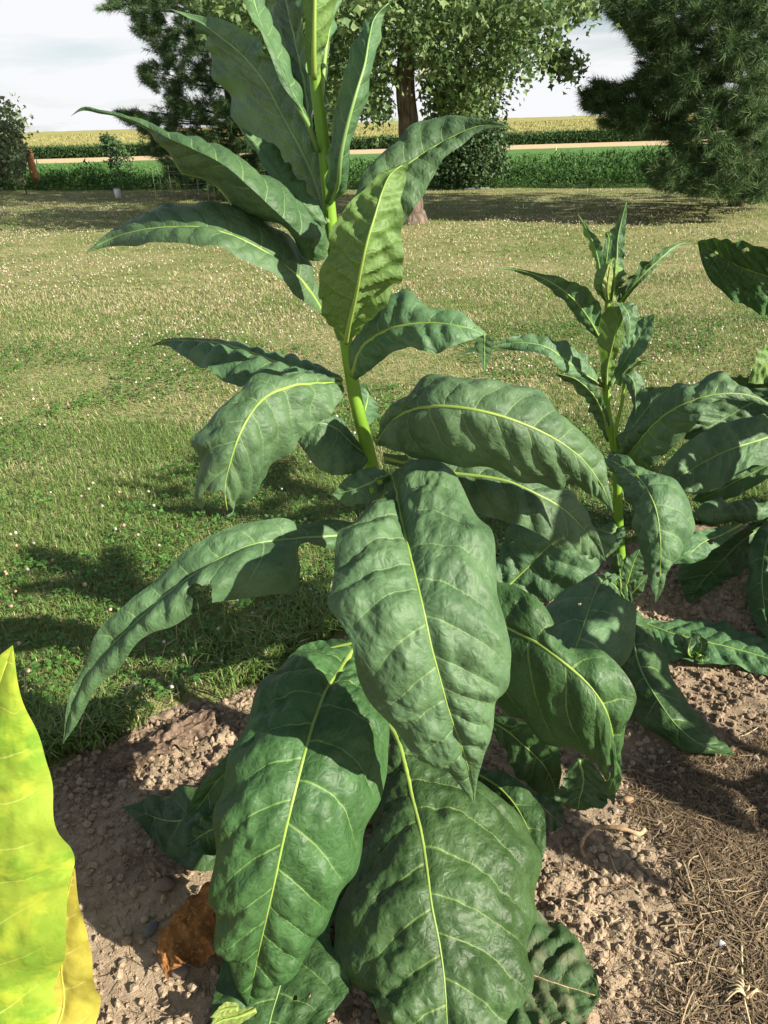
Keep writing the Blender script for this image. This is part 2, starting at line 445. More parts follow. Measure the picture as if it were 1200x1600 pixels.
    if midrib:
        kx = np.linspace(0, 0.97, max(16, nv // 3)); ii = kx * nv
        i0 = np.clip(ii.astype(int), 0, nv - 1); f = (ii - i0)[:, None]
        c = P[:, nu]; cp = c[i0] * (1 - f) + c[i0 + 1] * f
        nn = nav[i0] * sg
        rad = 0.82 * rib * (1 - kx) ** 1.1 + 0.0006
        cp = cp - nn * (rad * 0.4)[:, None]
        Vt, Ft = tube(cp, rad, 7)
        rb = mesh_obj('midrib', Vt, Ft, ribmat or M_RIB)
        rb.parent = o
    return o
def px_leaf(st, parent, mat, up=1, **k):
    """stations (mx,my,lx,ly,rx,ry,Y,dL,dR) in photo pixels; the last one is the tip (mx,my)"""
    M, L, Rr = [], [], []
    full = [list(x) for x in st]
    for i, x in enumerate(full):
        if len(x) == 2: x += [x[0], x[1], x[0], x[1], None, 0, 0]
        while len(x) < 9: x.append(None if len(x) < 6 else 0)
        if x[6] in (None,) : x[6] = full[i - 1][6]
    for mx_, my_, lx, ly, rx, ry, Y, dl, dr in full:
        if Y > 0:
            M.append(at(mx_, my_, Y)); L.append(at(lx, ly, Y + dl)); Rr.append(at(rx, ry, Y + dr))
        else:
            M.append(at(mx_, my_, Y)); L.append(at(lx, ly, min(Y - dl, -0.015))); Rr.append(at(rx, ry, min(Y - dr, -0.015)))
    return make_leaf(M, L, Rr, parent, mat, up, **k)
def px_stem(pts, r0, r1, parent, base=None, name='stem', nodes=True, mat=None):
    P = [at(*p) for p in pts]
    P = np.array(P); seg = np.linalg.norm(np.diff(P, axis=0), axis=1); t = np.concatenate([[0], np.cumsum(seg)]); t /= t[-1]
    n = 90
    q = np.linspace(0, 1, n); C = hermite(P, t, q)
    rad = r0 + (r1 - r0) * q
    if nodes: rad = rad * (1 + 0.10 * np.clip(np.sin(q * 2 * np.pi * 11), 0.6, 1) * 1.0 - 0.06)
    V, F = tube(C, rad, 14)
    o = mesh_obj(name, V, F, mat or M_STEM); world_parent(o, parent); return o

GREEN = 'tobacco plants in the garden bed'
# ---- the tall plant in the middle
B = gnd(652, 1240)
main = empty('tobacco_plant', tuple(B))
tag(main, 'tall leafy tobacco plant with big drooping lower leaves standing beside the lawn edge', 'tobacco plant', GREEN)
px_stem([(652, 1240, 1.52), (632, 1080, 1.555), (604, 860, 1.56), (578, 715, 1.56), (555, 620, 1.555), (541, 535, 1.55), (519, 370, 1.54),
         (506, 230, 1.535), (491, 105, 1.53), (484, 0, 1.53), (476, -90, 1.53), (470, -170, 1.53)], 0.0205, 0.009, main)
Y_, W_, L_ = M_YOUNG, M_LEAF, M_LOW
S = px_leaf
S([(491, 122, 482, 116, 499, 116, 1.505), (490, 95, 477, 85, 502, 92, 1.49, .01, .02), (491, 50, 476, 45, 513, 55, 1.47, .02, .03), (492, 0, 474, 0, 527, 0, 1.46, .02, .04), (493, -80, 470, -80, 538, -90, 1.46, .03, .05), (497, -180)], main, M_GLOW, up=-1, lat=9, bulge=(.05, .05), wave=.003)
S([(503, 168, 498, 165, 508, 160, 1.56), (508, 100, 499, 98, 514, 85, 1.6, 0, .02), (516, 40, 503, 40, 526, 30, 1.63, 0, .03), (526, -30, 505, -30, 545, -40, 1.66), (545, -130)], main, Y_, lat=8)
S([(497, 238, 489, 237, 500, 236, 1.52), (482, 192, 473, 182, 486, 198, 1.47, -.005, .03), (457, 140, 441, 132, 468, 152, 1.45, -.01, .05), (432, 85, 415, 68, 450, 90, 1.45, -.01, .06), (408, 30, 390, 20, 430, 30, 1.47, -.01, .06), (392, -20, 372, -15, 412, -20, 1.49, 0, .04), (350, -110)], main, Y_, lat=10, bulge=(.12, .1), wave=.005, quilt=.0028, ribmat=M_RIBT)
S([(486, 215, 481, 205, 489, 205, 1.55), (475, 140, 455, 125, 484, 125, 1.62, .06, -.03), (455, 50, 428, 45, 476, 40, 1.68, .09, -.05), (440, -20, 405, -20, 470, -25, 1.72, .1, -.05), (425, -100, 400, -100, 455, -100, 1.76, .08, -.04), (415, -180)], main, W_, lat=10, ribmat=M_RIBT)
S([(511, 348, 504, 350, 513, 337, 1.525), (493, 292, 452, 303, 506, 270, 1.56, .10, -.03), (467, 233, 406, 250, 494, 215, 1.60, .16, -.05), (440, 183, 370, 196, 471, 165, 1.65, .2, -.06), (407, 123, 341, 132, 447, 112, 1.70, .2, -.07), (375, 86, 324, 78, 413, 74, 1.75, .16, -.07), (340, 57, 312, 52, 366, 38, 1.80, .06, -.04), (305, 30, 298, 30, 320, 26, 1.84), (266, 14)], main, W_, lat=13, wave=.006, quilt=.0022, ribmat=M_RIBT, bulge=(-.04, -.03))
S([(508, 352, 503, 352, 511, 348, 1.50), (480, 318, 468, 325, 492, 312, 1.49, 0, .03), (455, 293, 440, 297, 470, 288, 1.50, 0, .04), (425, 255, 413, 262, 452, 262, 1.53, 0, .04), (405, 228, 398, 234, 430, 232, 1.57, 0, .03), (375, 198)], main, Y_, lat=12, wave=.007, midrib=False, bulge=(.1, .15))
S([(517, 319, 508, 319, 527, 311, 1.525), (528, 286, 511, 292, 543, 290, 1.46, .05, .03), (531, 250, 516, 250, 545, 247, 1.43, .1, .03), (541, 200, 523, 206, 555, 205, 1.42, .12, .04), (556, 145, 532, 151, 574, 150, 1.42, .13, .04), (569, 103, 545, 99, 583, 100, 1.44, .12, .04), (577, 55, 565, 50, 594, 60, 1.48, .08, .03), (588, 22, 580, 26, 602, 20, 1.52, .02, .01), (618, -4)], main, Y_, lat=12, wave=.003, quilt=.0028, bulge=(.08, .06), ribmat=M_RIBT)
S([(513, 391, 515, 380, 508, 406, 1.52), (480, 377, 494, 338, 476, 402, 1.45, .07, .06), (440, 340, 457, 300, 434, 350, 1.41, .10, .10), (395, 297, 417, 277, 381, 335, 1.39, .11, .15), (350, 258, 377, 253, 336, 297, 1.39, .11, .17), (300, 232, 322, 226, 287, 266, 1.41, .10, .15), (255, 212, 266, 206, 253, 231, 1.44, .06, .08), (215, 191, 216, 186, 216, 195, 1.48, .03, .03), (158, 175, 158, 171, 159, 179, 1.53, .01, .01), (125, 171, 125, 169, 125, 174, 1.55), (110, 182)], main, Y_, lat=13, wave=.003, quilt=.0028, bulge=(.1, .02), midrib=False)
S([(507, 490, 503, 470, 511, 496, 1.53), (470, 434, 480, 406, 460, 460, 1.49, .07, -.03), (425, 397, 440, 359, 421, 424, 1.46, .09, -.05), (371, 368, 385, 331, 373, 403, 1.44, .09, -.05), (320, 353, 326, 314, 324, 384, 1.44, .08, -.05), (265, 352, 267, 319, 268, 378, 1.46, .07, -.04), (210, 360, 208, 341, 214, 384, 1.49, .04, -.02), (166, 376, 164, 368, 168, 386, 1.52, .01, -.0), (132, 395)], main, W_, lat=12, wave=.004, quilt=.003, bulge=(.10, .12))
S([(540, 533, 529, 531, 550, 530, 1.51), (547, 497, 507, 494, 581, 500, 1.43, .02, .02), (556, 458, 500, 464, 614, 460, 1.38, .03, .03), (565, 416, 504, 420, 629, 425, 1.35, .04, .03), (574, 377, 513, 384, 631, 388, 1.34, .04, .03), (586, 338, 530, 342, 627, 345, 1.35, .03, .02), (598, 299, 565, 298, 628, 308, 1.37, .02, .01), (616, 267, 602, 268, 635, 275, 1.4), (639, 251)], main, M_GLOW, up=-1, lat=13, wave=.006, quilt=.0062, bulge=(-.06, -.06), rib=.006)
S([(529, 408, 524, 402, 534, 412, 1.55), (560, 330, 543, 332, 592, 372, 1.6, .03, -.02), (600, 285, 571, 271, 633, 346, 1.65, .04, -.04), (640, 252, 609, 227, 662, 304, 1.68, .05, -.06), (682, 224, 652, 195, 688, 256, 1.7, .05, -.05), (718, 206, 700, 181, 717, 230, 1.7, .04, -.03), (750, 196, 743, 184, 748, 205, 1.69, .01, -.01), (785, 197, 785, 193, 786, 200, 1.67), (822, 213)], main, W_, lat=12, wave=.003, quilt=.0034, bulge=(.1, .1))
S([(549, 588, 545, 572, 557, 594, 1.54), (565, 542, 555, 524, 580, 577, 1.51, .03, 0), (592, 520, 587, 480, 606, 557, 1.49, .06, -.02), (630, 507, 622, 454, 640, 542, 1.46, .08, -.03), (672, 502, 675, 481, 670, 552, 1.44, .06, -.04), (710, 506, 714, 489, 705, 542, 1.42, .04, -.03), (745, 516, 750, 511, 742, 530, 1.42, .01, -.01), (768, 530)], main, W_, lat=9, wave=.005, bulge=(.12, .12), rib=.0075)
S([(757, 524, 744, 528, 767, 522, 1.41), (757, 540, 742, 540, 771, 540, 1.42), (757, 560, 749, 560, 766, 558, 1.425), (757, 583)], main, W_, lat=5, midrib=True, ribmat=M_RIBT, rib=.002, wave=.003)
S([(533, 594, 532, 587, 531, 601, 1.555), (480, 578, 485, 566, 470, 602, 1.6, .05, -.08), (430, 562, 447, 558, 420, 606, 1.63, .05, -.09), (385, 545, 402, 544, 365, 599, 1.66, .03, -.09), (340, 533, 346, 531, 325, 578, 1.7, .02, -.07), (290, 530, 292, 528, 282, 554, 1.74, .01, -.04), (255, 534, 255, 531, 253, 539, 1.78), (228, 544)], main, W_, lat=11, wave=.006, bulge=(.1, .08))
S([(534, 600, 532, 593, 537, 608, 1.53), (500, 597, 506, 587, 534, 624, 1.46, .03, .0), (455, 602, 458, 583, 502, 658, 1.40, .04, .01), (413, 621, 396, 593, 468, 688, 1.35, .05, .03), (390, 649, 345, 631, 441, 718, 1.31, .05, .05), (373, 683, 308, 676, 416, 746, 1.28, .05, .06), (360, 723, 307, 716, 394, 772, 1.27, .04, .06), (353, 755, 303, 780, 373, 796, 1.27, .02, .04), (357, 809)], main, W_, lat=10, wave=.005, bulge=(.12, .08), holes=[(334, 792, 22), (346, 778, 11), (325, 808, 20), (338, 806, 14), (364, 612, 4)], rib=.006)
S([(572, 710, 569, 702, 578, 716, 1.555), (550, 692, 549, 676, 562, 736, 1.55, .0, -.03), (522, 666, 526, 650, 530, 742, 1.54, .02, -.05), (497, 660, 503, 654, 498, 734, 1.53, .01, -.04), (476, 672, 478, 664, 476, 706, 1.52), (464, 688)], main, W_, up=1, lat=8, wave=.003, bulge=(.05, .1), rib=.006, ribmat=M_RIBT)
S([(560, 668, 555, 666, 566, 669, 1.58), (572, 640, 557, 630, 588, 652, 1.64, 0, .03), (575, 612, 561, 606, 586, 626, 1.68), (569, 596)], main, W_, lat=6)
S([(588, 692, 590, 682, 592, 697, 1.54), (617, 653, 606, 640, 611, 700, 1.44, .05, .0), (645, 639, 636, 612, 639, 714, 1.38, .08, .03), (685, 634, 680, 591, 682, 723, 1.34, .10, .05), (730, 638, 730, 585, 728, 725, 1.32, .10, .06), (780, 649, 786, 594, 775, 738, 1.31, .10, .06), (830, 667, 834, 615, 825, 755, 1.31, .09, .06), (875, 690, 879, 647, 872, 761, 1.32, .07, .05), (912, 718, 918, 689, 908, 767, 1.34, .05, .03), (940, 757, 947, 728, 935, 779, 1.37, .02, .01), (959, 802)], main, W_, lat=13, wave=.005, bulge=(.12, .14), rib=.006)
S([(600, 716, 598, 708, 602, 724, 1.55), (655, 728, 655, 712, 655, 742, 1.545), (700, 738, 705, 715, 704, 771, 1.53, .05, 0), (745, 742, 745, 720, 744, 800, 1.51, .06, -.03), (790, 749, 800, 735, 787, 813, 1.49, .07, -.04), (835, 768, 850, 755, 829, 827, 1.47, .06, -.04), (875, 790, 890, 768, 866, 852, 1.47, .05, -.04), (908, 820, 916, 801, 898, 864, 1.47, .03, -.02), (930, 850, 935, 836, 922, 874, 1.48), (947, 877)], main, W_, lat=11, wave=.006, bulge=(.1, .12), holes=[(896, 862, 6), (914, 872, 6), (931, 876, 5), (885, 858, 3)], rib=.0075)
S([(612, 742, 606, 747, 619, 736, 1.5), (616, 760, 607, 778, 646, 720, 1.43, 0.003, 0.035), (622, 785, 584, 784, 690, 723, 1.35, 0.004, 0.070), (630, 822, 544, 822, 723, 757, 1.27, 0.007, 0.084), (640, 861, 523, 860, 756, 822, 1.20, 0.011, 0.077), (651, 905, 524, 910, 778, 876, 1.14, 0.011, 0.063), (662, 950, 514, 945, 783, 945, 1.09, 0.011, 0.056), (673, 1003, 550, 1000, 798, 1004, 1.06, 0.009, 0.049), (688, 1060, 563, 1072, 789, 1065, 1.04, 0.007, 0.042), (704, 1118, 600, 1122, 780, 1115, 1.03, 0.004, 0.028), (722, 1168, 650, 1176, 760, 1166, 1.03, 0.003, 0.014), (735, 1215, 708, 1216, 747, 1214, 1.04), (741, 1258)], main, W_, lat=13, wave=.006, bulge=(.16, .16), quilt=.0062, rib=.0062, nv=200, nu=50)
S([(608, 742, 600, 735, 609, 760, 1.5), (585, 752, 578, 730, 590, 780, 1.46, .02, -.01), (555, 764, 550, 741, 560, 787, 1.45, .02, -.01), (535, 770, 532, 756, 538, 789, 1.46), (520, 772)], main, W_, lat=6, holes=[(580, 765, 6), (592, 752, 6), (597, 746, 4)], ribmat=M_RIBT)
S([(575, 832, 575, 820, 572, 850, 1.555), (552, 836, 552, 817, 552, 856, 1.54), (510, 838, 514, 811, 520, 858, 1.52, .03, -.01), (462, 841, 462, 820, 464, 862, 1.47, .04, -.02), (440, 843, 440, 811, 464, 916, 1.45, .04, -.05), (400, 848, 390, 816, 421, 928, 1.42, .05, -.07), (350, 868, 344, 831, 345, 939, 1.39, .05, -.07), (300, 898, 296, 859, 306, 956, 1.37, .05, -.06), (255, 931, 249, 897, 268, 980, 1.35, .04, -.04), (212, 971, 206, 937, 222, 996, 1.33, .03, -.03), (172, 1010, 158, 980, 190, 1041, 1.32, .02, -.02), (138, 1050, 128, 1046, 151, 1075, 1.31, .01, -.01), (114, 1097, 108, 1088, 129, 1117, 1.30), (98, 1163)], main, W_, lat=13, wave=.007, bulge=(.05, .30), holes=[(311, 928, 18), (320, 949, 17)], midrib=True, ribmat=M_RIBT, rib=.005)
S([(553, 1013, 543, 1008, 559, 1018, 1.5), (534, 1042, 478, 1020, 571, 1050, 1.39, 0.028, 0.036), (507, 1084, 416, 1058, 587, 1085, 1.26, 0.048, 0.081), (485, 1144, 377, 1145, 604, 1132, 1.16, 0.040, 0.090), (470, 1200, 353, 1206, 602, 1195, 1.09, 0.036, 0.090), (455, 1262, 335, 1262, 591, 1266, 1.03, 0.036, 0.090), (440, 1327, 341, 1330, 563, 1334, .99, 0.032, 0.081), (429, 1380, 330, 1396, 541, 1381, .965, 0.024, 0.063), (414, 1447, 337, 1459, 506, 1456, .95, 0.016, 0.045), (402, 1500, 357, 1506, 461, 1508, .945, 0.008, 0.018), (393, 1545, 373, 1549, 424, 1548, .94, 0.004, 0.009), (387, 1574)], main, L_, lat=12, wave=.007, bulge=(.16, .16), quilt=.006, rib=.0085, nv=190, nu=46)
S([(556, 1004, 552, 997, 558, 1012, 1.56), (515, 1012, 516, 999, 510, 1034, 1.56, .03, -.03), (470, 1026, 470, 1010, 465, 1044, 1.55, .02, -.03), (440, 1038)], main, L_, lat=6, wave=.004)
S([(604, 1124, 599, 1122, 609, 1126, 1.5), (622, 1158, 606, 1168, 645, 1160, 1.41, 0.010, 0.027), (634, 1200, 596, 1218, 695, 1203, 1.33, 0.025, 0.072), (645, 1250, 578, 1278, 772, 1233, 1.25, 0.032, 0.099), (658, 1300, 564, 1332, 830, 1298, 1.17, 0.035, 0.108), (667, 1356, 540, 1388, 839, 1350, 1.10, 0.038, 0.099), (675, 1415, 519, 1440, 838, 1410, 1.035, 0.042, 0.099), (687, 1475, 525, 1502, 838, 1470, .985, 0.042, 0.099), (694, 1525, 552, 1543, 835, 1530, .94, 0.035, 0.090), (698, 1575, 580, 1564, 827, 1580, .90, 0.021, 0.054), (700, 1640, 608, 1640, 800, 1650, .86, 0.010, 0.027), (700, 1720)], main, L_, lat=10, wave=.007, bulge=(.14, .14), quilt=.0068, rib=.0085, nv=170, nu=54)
S([(660, 1170, 660, 1160, 660, 1180, 1.52), (740, 1206, 746, 1194, 735, 1232, 1.44, .03, 0), (785, 1236, 803, 1215, 770, 1272, 1.38, .03, 0), (815, 1276, 846, 1260, 790, 1312, 1.32, .02, 0), (832, 1321, 853, 1316, 810, 1352, 1.27), (838, 1368)], main, L_, lat=8, wave=.006)
S([(640, 940, 638, 930, 642, 950, 1.555), (700, 950, 698, 935, 698, 968, 1.51), (755, 965, 748, 913, 745, 1042, 1.46, .04, 0), (795, 983, 791, 911, 785, 1107, 1.4, .07, .04), (845, 1010, 846, 944, 830, 1139, 1.34, .08, .06), (890, 1043, 892, 1008, 868, 1161, 1.30, .07, .06), (925, 1077, 947, 1018, 905, 1178, 1.27, .06, .04), (950, 1118, 987, 1080, 930, 1192, 1.26, .03, .02), (960, 1160, 978, 1140, 945, 1217, 1.27, .01, .01), (962, 1210, 967, 1192, 952, 1247, 1.30), (960, 1259)], main, L_, lat=10, wave=.006, bulge=(.1, .16), holes=[(872, 985, 15), (888, 1000, 12), (953, 1200, 6)], rib=.0078)
S([(700, 1110, 700, 1100, 700, 1120, 1.53), (780, 1135, 785, 1118, 775, 1150, 1.52), (820, 1168, 838, 1138, 800, 1198, 1.47), (850, 1198, 870, 1168, 824, 1228, 1.44), (865, 1228, 878, 1208, 850, 1243, 1.42), (870, 1248)], main, L_, lat=7)
S([(905, 1188, 918, 1183, 888, 1200, 1.38), (912, 1225, 955, 1240, 880, 1222, 1.37), (906, 1250, 942, 1259, 867, 1249, 1.35), (903, 1267)], main, L_, lat=5, ribmat=M_RIBT)
S([(690, 960, 688, 950, 700, 966, 1.56), (765, 942, 748, 925, 778, 946, 1.58), (795, 915, 774, 882, 820, 933, 1.6, .03, 0), (830, 881, 786, 847, 856, 940, 1.61, .05, -.03), (858, 853, 802, 818, 892, 917, 1.61, .06, -.04), (890, 835, 860, 810, 927, 894, 1.61, .05, -.04), (925, 830, 905, 815, 948, 870, 1.61), (965, 838)], main, W_, lat=9, wave=.004, bulge=(.1, .1), holes=[(799, 846, 4), (806, 851, 3), (811, 845, 3), (827, 860, 3)], rib=.006)
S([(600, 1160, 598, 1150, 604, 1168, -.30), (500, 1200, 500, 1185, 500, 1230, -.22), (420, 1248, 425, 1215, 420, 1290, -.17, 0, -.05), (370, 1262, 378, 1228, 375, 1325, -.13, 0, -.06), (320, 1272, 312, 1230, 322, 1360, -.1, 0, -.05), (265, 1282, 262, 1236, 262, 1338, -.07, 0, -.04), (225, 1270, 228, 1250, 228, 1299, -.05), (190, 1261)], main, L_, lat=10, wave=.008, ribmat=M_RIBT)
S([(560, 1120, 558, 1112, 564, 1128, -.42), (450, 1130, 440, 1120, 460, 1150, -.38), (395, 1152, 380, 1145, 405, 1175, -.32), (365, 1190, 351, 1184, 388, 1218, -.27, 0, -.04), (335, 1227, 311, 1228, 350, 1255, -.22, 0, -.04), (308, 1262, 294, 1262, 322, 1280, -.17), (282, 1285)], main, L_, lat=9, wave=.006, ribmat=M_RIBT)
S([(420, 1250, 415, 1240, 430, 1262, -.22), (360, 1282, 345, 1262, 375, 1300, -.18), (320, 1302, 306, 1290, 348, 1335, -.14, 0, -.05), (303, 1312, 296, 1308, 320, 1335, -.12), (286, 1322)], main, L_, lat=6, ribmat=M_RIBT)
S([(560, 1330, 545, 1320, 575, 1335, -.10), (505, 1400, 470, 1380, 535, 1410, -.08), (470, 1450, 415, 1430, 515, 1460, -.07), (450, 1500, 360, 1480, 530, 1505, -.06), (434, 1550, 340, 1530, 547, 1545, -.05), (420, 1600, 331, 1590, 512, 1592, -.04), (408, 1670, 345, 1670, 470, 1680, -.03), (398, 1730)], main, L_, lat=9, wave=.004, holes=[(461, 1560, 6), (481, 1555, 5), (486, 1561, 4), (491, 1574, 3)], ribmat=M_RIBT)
S([(700, 1440, 698, 1430, 704, 1450, -.07), (770, 1490, 780, 1450, 765, 1530, -.06), (815, 1514, 822, 1430, 802, 1605, -.045), (850, 1528, 864, 1435, 846, 1610, -.045), (890, 1541, 897, 1466, 886, 1600, -.04), (922, 1551, 930, 1515, 917, 1592, -.03), (938, 1557)], main, M_OLD, lat=8, wave=.007, quilt=.008, ribmat=M_ROOT, rib=.004)

# ---- the shorter budding plant to the right
B2 = gnd(972, 915)
rp = empty('tobacco_plant', tuple(B2))
tag(rp, 'shorter tobacco plant with upright pointed bud leaves at its top', 'tobacco plant', GREEN)
y2 = B2[1]
px_stem([(972, 915, y2), (966, 800, 2.5), (960, 700, 2.5), (950, 650, 2.5), (946, 590, 2.5), (948, 520, 2.5), (950, 465, 2.5), (952, 420, 2.5)], .019, .008, rp)
px_stem([(966, 730, 2.49), (963, 668, 2.47), (972, 628, 2.46), (976, 590, 2.46)], .008, .005, rp, name='side_shoot', nodes=False)
S([(938, 445, 936, 445, 941, 445, 2.5), (934, 408, 929, 409, 942, 400, 2.47, .04, 0), (926, 380, 919, 379, 939, 380, 2.46, .04, 0), (914, 355, 909, 353, 925, 361, 2.45, .03, 0), (901, 331)], rp, Y_, lat=8, rib=.004, ribmat=M_RIBT)
S([(960, 447, 955, 447, 969, 447, 2.5), (963, 405, 951, 400, 975, 411, 2.53, .05, .0), (965, 372, 953, 367, 976, 376, 2.54, .05, 0), (972, 340, 966, 342, 979, 340, 2.55, .02, 0), (980, 312)], rp, Y_, lat=8, rib=.004, ribmat=M_RIBT)
S([(945, 425, 940, 425, 949, 425, 2.45), (949, 395, 943, 393, 954, 395, 2.44), (951, 370, 946, 367, 956, 366, 2.44), (944, 361, 944, 358, 948, 363, 2.43), (929, 363)], rp, Y_, lat=6, rib=.003)
S([(949, 470, 944, 470, 954, 470, 2.47), (945, 446, 928, 446, 958, 446, 2.42, .01, .04), (946, 426, 931, 426, 960, 424, 2.41, .03, .04), (953, 410, 946, 411, 964, 408, 2.42), (960, 402)], rp, Y_, lat=7, rib=.004, up=-1)
S([(956, 470, 951, 470, 961, 470, 2.46), (958, 445, 950, 446, 972, 444, 2.43, 0, .05), (960, 422, 952, 424, 974, 420, 2.42, 0, .05), (962, 404)], rp, Y_, lat=7, rib=.003, up=-1)
S([(950, 468, 946, 468, 953, 468, 2.43), (949, 448, 941, 446, 955, 448, 2.41), (952, 425, 947, 425, 958, 426, 2.405), (955, 408)], rp, M_PALE, lat=6, rib=.003, up=-1)
S([(966, 477, 964, 470, 970, 482, 2.5), (984, 452, 973, 443, 985, 459, 2.46, -.05, 0), (1007, 428, 1004, 412, 1008, 435, 2.44, -.06, 0), (1036, 401, 1034, 391, 1037, 406, 2.45, -.03, 0), (1062, 382, 1061, 379, 1063, 384, 2.48), (1094, 381)], rp, W_, lat=10, rib=.005)
S([(937, 528, 939, 518, 931, 527, 2.5), (920, 500, 939, 478, 910, 507, 2.43, -.02, .03), (898, 472, 917, 452, 889, 481, 2.40, -.03, .04), (868, 447, 890, 437, 861, 453, 2.39, -.03, .03), (838, 431, 849, 428, 832, 435, 2.41, -.01, .02), (803, 421, 803, 419, 803, 424, 2.44), (768, 418)], rp, W_, lat=10, rib=.004, bulge=(-.2, .1))
S([(947, 614, 944, 614, 951, 614, 2.5), (949, 570, 938, 573, 959, 573, 2.41, .02, .02), (957, 540, 935, 530, 967, 546, 2.38, .04, .0), (965, 508, 939, 497, 979, 515, 2.37, .04, 0), (970, 487, 951, 480, 981, 490, 2.37), (973, 472)], rp, M_GLOW, lat=9, rib=.006, up=-1)
S([(971, 474, 964, 472, 986, 472, 2.36), (982, 490, 972, 491, 996, 481, 2.33, .0, .02), (985, 515, 977, 521, 995, 506, 2.32, 0, .02), (980, 548)], rp, Y_, lat=6, rib=.003, ribmat=M_RIBT)
S([(955, 604, 952, 600, 958, 605, 2.52), (975, 566, 969, 555, 986, 568, 2.55, .0, -.03), (992, 535, 979, 519, 1007, 549, 2.57, .03, -.03), (1008, 510, 998, 500, 1019, 520, 2.58, .02, -.02), (1023, 490)], rp, W_, lat=8, rib=.004)
S([(942, 603, 940, 598, 943, 607, 2.5), (908, 580, 911, 555, 899, 589, 2.45, .05, -.02), (880, 558, 887, 538, 874, 575, 2.42, .06, -.02), (850, 540, 858, 528, 848, 553, 2.41, .05, -.02), (820, 535, 826, 524, 820, 549, 2.42, .04, -.01), (790, 537, 796, 527, 790, 546, 2.44), (764, 541)], rp, W_, lat=9, rib=.005, bulge=(.1, .1))
S([(770, 540, 772, 536, 771, 545, 2.43), (740, 545, 742, 542, 740, 549, 2.46), (702, 562)], rp, W_, lat=4, rib=.003, midrib=False)
S([(953, 688, 949, 692, 957, 682, 2.52), (940, 643, 925, 646, 946, 635, 2.45, .05, -.01), (922, 612, 911, 621, 931, 607, 2.41, .05, 0), (900, 593, 887, 599, 909, 589, 2.41, .03, 0), (866, 583)], rp, W_, lat=9, rib=.007)
S([(968, 602, 964, 602, 970, 597, 2.47), (978, 584, 971, 589, 986, 577, 2.44), (990, 596, 979, 604, 1004, 590, 2.41, .01, .02), (993, 620, 986, 622, 1002, 615, 2.40, .01, .02), (994, 653)], rp, W_, lat=7, rib=.003, ribmat=M_RIBT)
S([(974, 592, 972, 593, 977, 590, 2.46), (988, 574, 982, 577, 993, 568, 2.44), (1004, 566, 1001, 570, 1008, 562, 2.42), (1021, 572)], rp, Y_, lat=5, rib=.003)
S([(972, 724, 968, 716, 978, 728, 2.49), (995, 694, 964, 682, 1005, 737, 2.41, .05, -.02), (1025, 659, 1007, 656, 1052, 697, 2.35, .07, -.03), (1055, 637, 1039, 614, 1087, 662, 2.31, .10, -.04), (1090, 622, 1075, 596, 1107, 632, 2.29, .11, -.02), (1130, 615, 1128, 589, 1136, 624, 2.28, .08, 0), (1170, 617, 1168, 609, 1170, 627, 2.28, .03, 0), (1220, 642)], rp, W_, lat=12, rib=.0085, wave=.008, bulge=(.1, .12))
S([(970, 700, 966, 692, 976, 706, 2.53), (1000, 652, 988, 640, 1018, 668, 2.65, .03, -.03), (1022, 626, 1002, 608, 1040, 645, 2.68, .03, -.03), (1048, 604)], rp, W_, lat=8)
S([(962, 738, 955, 735, 966, 745, 2.5), (948, 718, 943, 715, 955, 708, 2.42, .01, .02), (975, 730, 959, 743, 987, 719, 2.29, .04, .05), (1000, 748, 974, 767, 1022, 744, 2.19, .07, .08), (1015, 772, 985, 791, 1061, 752, 2.11, .08, .09), (1026, 800, 990, 816, 1084, 795, 2.06, .08, .09), (1031, 832, 994, 841, 1083, 825, 2.03, .06, .08), (1033, 865, 1002, 871, 1067, 869, 2.01, .04, .05), (1032, 895, 1012, 899, 1044, 893, 2.01, .01, .01), (1030, 915, 1018, 919, 1038, 915, 2.01), (1024, 942)], rp, W_, lat=11, rib=.0065, wave=.006, bulge=(.14, .14), holes=[(1028, 897, 4), (1036, 893, 2), (1053, 864, 2)])
S([(966, 818, 960, 813, 971, 819, 2.5), (956, 842, 934, 830, 977, 833, 2.44), (951, 862, 936, 856, 966, 855, 2.4), (948, 872)], rp, W_, lat=6)
S([(972, 905, 970, 896, 980, 905, 2.5), (950, 900, 938, 897, 966, 905, 2.2), (932, 922, 901, 910, 956, 924, 1.95, .03, .04), (921, 950, 860, 940, 992, 950, 1.83, .07, .08), (910, 982, 851, 981, 990, 991, 1.75, .08, .09), (899, 1014, 858, 1012, 977, 1032, 1.69, .05, .07), (890, 1045, 868, 1040, 960, 1056, 1.65, .03, .04), (878, 1085)], rp, W_, lat=9, wave=.006, rib=.0075, bulge=(.12, .12), holes=[(906, 944, 4), (880, 968, 3), (870, 972, 2)])
S([(978, 912, 972, 908, 985, 915, -.16), (985, 955, 976, 955, 998, 958, -.20), (990, 1000, 966, 1010, 1022, 984, -.18, -.05, -.05), (1003, 1050, 970, 1061, 1045, 1034, -.15, -.09, -.07), (1029, 1094, 988, 1113, 1067, 1090, -.12, -.09, -.07), (1054, 1129, 1028, 1150, 1096, 1122, -.09, -.06, -.05), (1090, 1160, 1075, 1174, 1122, 1150, -.06, -.04, -.03), (1120, 1173, 1112, 1178, 1136, 1166, -.03), (1150, 1181)], rp, M_LOW, lat=10, wave=.006, bulge=(.1, .1), ribmat=M_RIBT)
